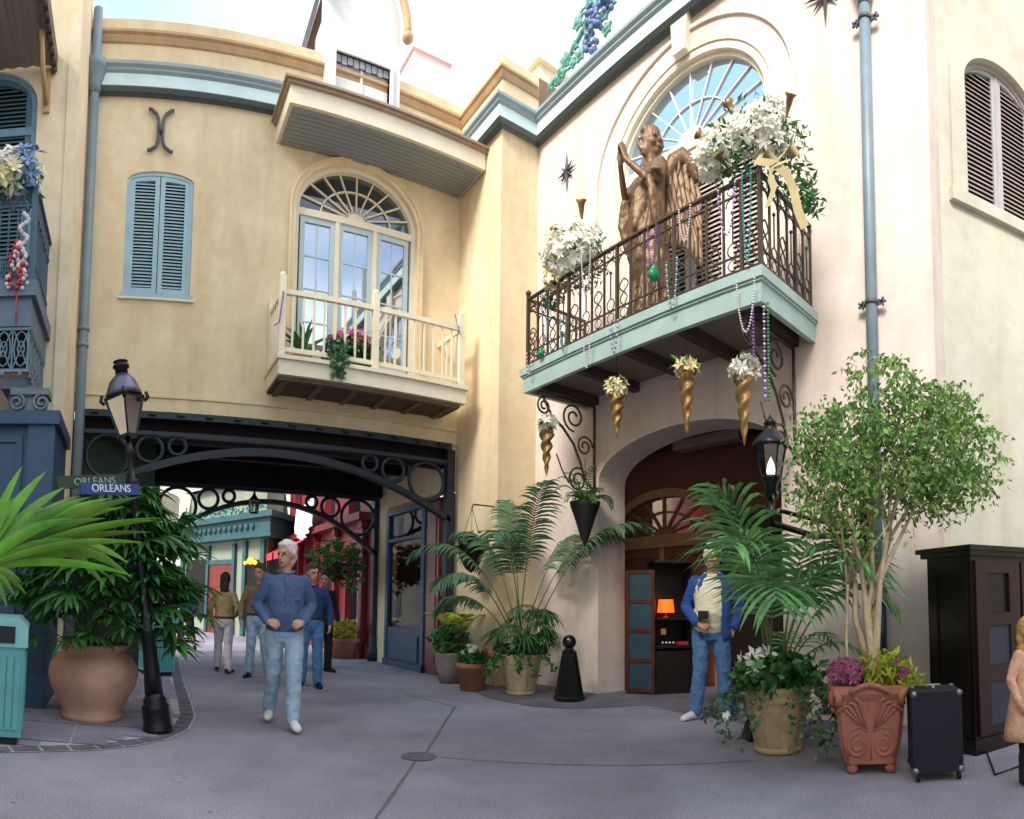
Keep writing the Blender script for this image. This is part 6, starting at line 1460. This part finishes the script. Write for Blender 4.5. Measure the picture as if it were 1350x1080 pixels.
        c.build('shoe',shoe or mat('shoe_white','e4e1e2',.5,var=.08),T,fixn=False)
    return T
face_cam=lambda p: math.atan2(p.y,p.x)-PI/2   # rz so that local -y looks back at the viewer
DENIM=cloth('denim','a9bacb',c2='88a1bd'); DENIM2=cloth('denim_dark','5b7fae',c2='446a9c'); NAVY=cloth('shirt_blue','54668c',c2='475a80'); ROYAL=cloth('jacket_blue','2f55a0',c2='20407c'); CREAM=cloth('shirt_cream','e6ddc6',c2='d6cbb0')
H_wh=mat('hair_white','e6e2da',.8,var=.15,scale=20,bump=.6,bscale=50); H_dk=mat('hair_dark','241814',.6,var=.2,bump=.5); H_br=mat('hair_brown','5a4030',.7,var=.2,bump=.5); H_bl=mat('hair_blond','c79f63',.7,var=.2,bump=.5)
# near man
p=onZ(371,955)
T=person('white haired man in a blue shirt and faded jeans walking towards the viewer',(p.x,p.y,0),face_cam(p)+.12,1.76,
 dict(hip=(0,0,.93),chest=(0,-.01,1.28),neck=(0,.0,1.47),head=(-.01,-.02,1.635),face=(-.75,-1,0),elbL=(.27,.06,1.15),elbR=(-.27,.06,1.15),wrL=(.17,-.17,1.0),wrR=(-.19,-.17,1.0),hL=((-.7,-.5,-.25),(-.2,1,-.6)),hR=((.7,-.5,-.25),(.2,1,-.6)),curl=1.1,kneeL=(.08,-.2,.53),ankL=(.07,-.3,.11),kneeR=(-.09,.02,.5),ankR=(-.1,.2,.12),footL=(.12,-1,0),footR=(-.2,-1,0),belly=.03,loose=.008),
 NAVY,DENIM,H_wh,vox=.008)
q=MB(); zz_=[(1.0,-.172),(1.07,-.186),(1.2,-.182),(1.3,-.17),(1.37,-.152),(1.43,-.122)]; q.add([(x,y,z) for z,y in zz_ for x in(-.018,.018)]+[(x,y+.03,z) for z,y in zz_ for x in(-.018,.018)],[(2*i,2*i+1,2*i+3,2*i+2) for i in range(5)]+[(2*i,2*i+2,2*i+14,2*i+12) for i in range(5)]+[(2*i+1,2*i+3,2*i+15,2*i+13) for i in range(5)])
for i in range(5): q.ball((0,-.19+.004*i,1.04+i*.07),.008,6)
q.build('button_placket',NAVY,T); q=MB(); q.box(.055,.125,-.168,-.15,1.295,1.31); q.box(.055,.125,-.165,-.148,1.2,1.294); q.build('chest_pocket',NAVY,T)
# right man
p=onZ(938,948)
T=person('man in cream shirt, open blue jacket and jeans standing in front of the alcove',(p.x,p.y,0),face_cam(p)-.1,1.83,
 dict(hip=(.0,0,.93),chest=(.02,0,1.28),neck=(.02,.01,1.47),head=(.03,-.02,1.64),face=(.3,-1,0),elbL=(.3,.05,1.13),elbR=(-.26,.04,1.13),wrL=(.24,-.03,.93),wrR=(-.12,-.19,.98),hL=((-.5,.0,-1),(0,1,0)),hR=((.8,-.4,-.3),(.1,1,-.4)),curl=1.1,kneeL=(.13,-.01,.5),ankL=(.15,.03,.09),kneeR=(-.11,-.03,.5),ankR=(-.16,-.03,.09),footL=(.1,-1,0),footR=(-.8,-1,0),belly=.05),
 CREAM,DENIM2,H_wh,vox=.009,jacket=ROYAL)
q=MB(); q.box(-.1,-.0,-.27,-.2,1.02,1.1); q.tube([(-.05,-.27,1.06),(-.05,-.3,1.06)],.025,10); q.build('camera',mat('camera_black','17171a',.4),T)
# man behind the near man
p=onZ(408,905); person('man in a dark blue jacket and jeans walking right behind the white haired man',(p.x,p.y,0),face_cam(p),1.7,dict(face=(.6,-1,0),kneeL=(.1,-.08,.5),ankL=(.11,-.1,.09)),cloth('jacket_navy','2a3f73'),DENIM2,H_br,vox=.014,shoe=M_blk)
p=onZ(424,886); person('person dressed in black at the right rear of the passage group',(p.x,p.y,0),face_cam(p)+.5,1.68,dict(face=(-.6,-1,0)),cloth('coat_black','1d1a22'),cloth('trousers_black','1a1a20'),H_dk,vox=.016,shoe=M_blk)
# woman from behind
p=onZ(293,887); T=person('dark haired woman in a tan jacket and white trousers seen from behind',(p.x,p.y,0),face_cam(p)+PI-.3,1.58,dict(kneeL=(.12,-.1,.5),ankL=(.15,-.14,.1),kneeR=(-.1,.03,.5),ankR=(-.14,.12,.1),elbR=(-.28,.05,1.14),wrR=(-.2,-.15,1.05)),cloth('jacket_tan','b39a6c',c2='927a4f'),cloth('trousers_white','dccdd0'),H_dk,vox=.014,female=True,hairlen=1,shoe=mat('shoe_brown','6a3428',.5))
# man in brown
p=onZ(338,893); person('man in a brown jacket and faded jeans walking beside the woman in tan',(p.x,p.y,0),face_cam(p)-.1,1.72,dict(face=(-.3,-1,0),kneeL=(.12,-.06,.5),ankL=(.18,-.02,.09),kneeR=(-.1,-.05,.5)),cloth('jacket_brown','8d7157',c2='6f5540'),DENIM,H_br,vox=.014,shoe=M_blk)
# man in shorts
p=onZ(243,860); person('person in blue shirt and dark shorts walking away at the left of the lane',(p.x,p.y,0),face_cam(p)+PI+.5,1.6,dict(kneeL=(.1,-.2,.52),ankL=(.1,-.1,.13),kneeR=(-.1,.08,.5),ankR=(-.1,.3,.16)),cloth('shirt_denimblue','3d6390'),cloth('shorts_dark','2a2433'),H_dk,vox=.018,shorts=True,shoe=M_blk)
# child at the right edge
p=onZ(1361,1032); c_=cloth('coat_peach','e0b49a',c2='cc9a7e')
T=person('blond child in a peach coat cut off by the right edge',(p.x,p.y,0),face_cam(p)+.9,1.06,dict(),c_,cloth('trousers_black','1a1a20'),H_bl,vox=.012,hairlen=1,female=True,shoe=M_blk)
q=MB(); q.lathe([(.33,.5),(.31,.6),(.24,.9),(.2,1.1),(.2,1.3),(.12,1.45)],28,sy=.85,flute=lambda t,z:1+.04*math.sin(7*t)*max(0,1.1-z)); q.build('coat_skirt',c_,T)
q=MB(); q.tube([(.1*math.cos(t),-.01+.1*math.sin(t),1.45) for t in [2*PI*k/12 for k in range(12)]],.035,8,closed=True); q.tube([(.03,-.12,1.43),(.05,-.19,1.2),(.04,-.22,1.0)],[.035,.04,.03],8); q.build('scarf',mat('scarf_ochre','d79a3e',.8,var=.15),T)
# ---------------- angel statue on the iron balcony
c=onX(858,402,XB-.62); SZ=Z1
c=onX(858,390,XB-.62); hh=onX(858,174,XB-.62).z-SZ
T=person('bronze winged angel statue with folded hands standing on the iron balcony',(XB-.62,c.y,SZ),-1.8,hh,
 dict(face=(-.2,-1,0),elbL=(.2,-.2,1.2),elbR=(-.22,-.16,1.2),wrL=(.05,-.33,1.38),wrR=(-.04,-.33,1.38),hL=((-.2,-.1,1),(-1,0,0)),hR=((.2,-.1,1),(1,0,0)),curl=.2,kneeL=(.1,-.06,.5),footL=(.2,-1,0)),
 None,None,M_bronze,skin=M_bronze,vox=.013,shoe=M_bronze,name='angel_statue',face=False)
q=MB(); loft(q,[(0,0,.05,.23,.2),(0,0,.2,.2,.18),(.02,-.02,.5,.18,.17),(0,0,.8,.19,.16),(0,0,1.0,.165,.13),(0,-.01,1.2,.18,.135),(0,0,1.34,.175,.12),(0,0,1.42,.12,.09)],28)
for i in range(13):
    a=2*PI*i/13+.1; q.tube([(.22*math.cos(a),.2*math.sin(a),.04),(.18*math.cos(a+.2),.17*math.sin(a+.2),.4),(.175*math.cos(a+.5),.155*math.sin(a+.5),.8),(.16*math.cos(a+.8),.125*math.sin(a+.8),1.1)],[.05,.036,.03,.018],6)
for k in range(5): q.tube([(.2-.02*k,-.06,1.38-.05*k),(.02,-.2,1.12-.06*k),(-.18,-.14,.9-.05*k),(-.24,.02,.72-.04*k)],.03,6)
for sx in(-1,1): 
    q.tube([(sx*.17,0,1.38),(sx*.23,-.1,1.22)],[.085,.08],8)
    for k in range(2): q.tube([(sx*(.22-.02*k),-.17+.03*k,1.2),(sx*(.27-.02*k),-.17+.05*k,1.0),(sx*.25,-.1+.04*k,.75-.06*k)],[.035,.045,.025],6)
o=q.build('robe',M_bronze,T,fixn=False); rem(o,.014,1,.03)
q=MB()
for i in range(70):
    v=Vector((rnd(-1,1),rnd(-1,1),rnd(-.6,1))).normalized(); 
    if v.y<-.35 and v.z<.55: continue
    q.ball((v.x*.092,.02+v.y*.1,1.665+v.z*.11),.028,7)
q.build('curls',M_bronze,T)
for sx in(-1,1):
    q=MB()
    q.tube([(sx*.06,.12,1.3),(sx*.11,.2,1.5),(sx*.15,.28,1.56),(sx*.2,.36,1.5),(sx*.22,.39,1.36)],[.04,.06,.065,.06,.03],8)
    for r_ in range(5):
        n=5+r_
        for i in range(n):
            t=i/(n-1); bx=sx*(.09+.13*t); by=.14+.24*t; bz=1.5-.12*r_+.07*math.sin(t*3)-(.1*t if r_ else 0)
            strip(q,(bx,by-.012*r_,bz),(sx*(.1+.15*t),.12+.1*t,-1),(sx*.6,-1,0),.2+.045*r_*(.5+t*.5),.1,.12,n=5,taper=.85,fold=.3*(1 if i%2 else .6))
    o=q.build('wing',M_bronze,T,fixn=False); m=o.modifiers.new('t','SOLIDIFY'); m.thickness=.018
T.scale=(T.scale.x*.84,T.scale.y*.84,T.scale.z)
q=MB(); q.box(-.28,.28,-.24,.3,0,.05); q.box(-.25,.25,-.21,.27,.05,.07); q.build('plinth',M_bronze,T)
# ============================================================ LIGHT
SUN_EL,SUN_AZ=math.radians(38),math.radians(250)   # azimuth clockwise from +Y
wd=bpy.data.worlds.new('World'); sc.world=wd; wd.use_nodes=True; nt=wd.node_tree
sky=nt.nodes.new('ShaderNodeTexSky'); sky.sky_type='NISHITA'; sky.sun_disc=False; sky.sun_elevation=SUN_EL; sky.sun_rotation=SUN_AZ; sky.air_density=1.0; sky.dust_density=3.0; sky.ozone_density=1.0
bg=nt.nodes['Background']; bg.inputs['Strength'].default_value=.15; 
N=nt.nodes; L=nt.links
tc=N.new('ShaderNodeTexCoord'); nz=N.new('ShaderNodeTexNoise'); nz.inputs['Scale'].default_value=1.3; nz.inputs['Detail'].default_value=6
mp=N.new('ShaderNodeMapping'); mp.inputs['Scale'].default_value=(1,1,2.2); mp.inputs['Location'].default_value=(.35,.1,0); L.new(tc.outputs['Generated'],mp.inputs[0]); L.new(mp.outputs[0],nz.inputs['Vector'])
cr=N.new('ShaderNodeValToRGB'); cr.color_ramp.elements[0].position=.30; cr.color_ramp.elements[1].position=.50; L.new(nz.outputs['Fac'],cr.inputs['Fac'])
sx=N.new('ShaderNodeSeparateXYZ'); L.new(tc.outputs['Generated'],sx.inputs[0])
mr=N.new('ShaderNodeMapRange'); mr.interpolation_type='SMOOTHSTEP'; mr.inputs['From Min'].default_value=.02; mr.inputs['From Max'].default_value=.42; L.new(sx.outputs['X'],mr.inputs['Value'])
cc=N.new('ShaderNodeMixRGB'); cc.inputs['Color1'].default_value=(2.3,3.1,3.5,1); cc.inputs['Color2'].default_value=(6.2,6.3,6.4,1); L.new(mr.outputs[0],cc.inputs['Fac'])
mx=N.new('ShaderNodeMixRGB'); L.new(cc.outputs[0],mx.inputs['Color2']); L.new(cr.outputs['Color'],mx.inputs['Fac']); L.new(sky.outputs[0],mx.inputs['Color1'])
L.new(mx.outputs[0],bg.inputs['Color'])
sd=bpy.data.lights.new('sun','SUN'); sd.energy=2.0; sd.angle=math.radians(20); sd.color=(1,.95,.87)
so=bpy.data.objects.new('sun',sd); sc.collection.objects.link(so)
dirv=Vector((math.sin(SUN_AZ)*math.cos(SUN_EL),math.cos(SUN_AZ)*math.cos(SUN_EL),math.sin(SUN_EL)))
so.rotation_euler=dirv.to_track_quat('Z','Y').to_euler()
vs_=sc.view_settings; vs_.view_transform='Standard'; vs_.look='None'; vs_.exposure=1.36; vs_.gamma=1
sc.cycles.max_bounces=8; sc.cycles.transparent_max_bounces=12
sc.cycles.use_denoising=True
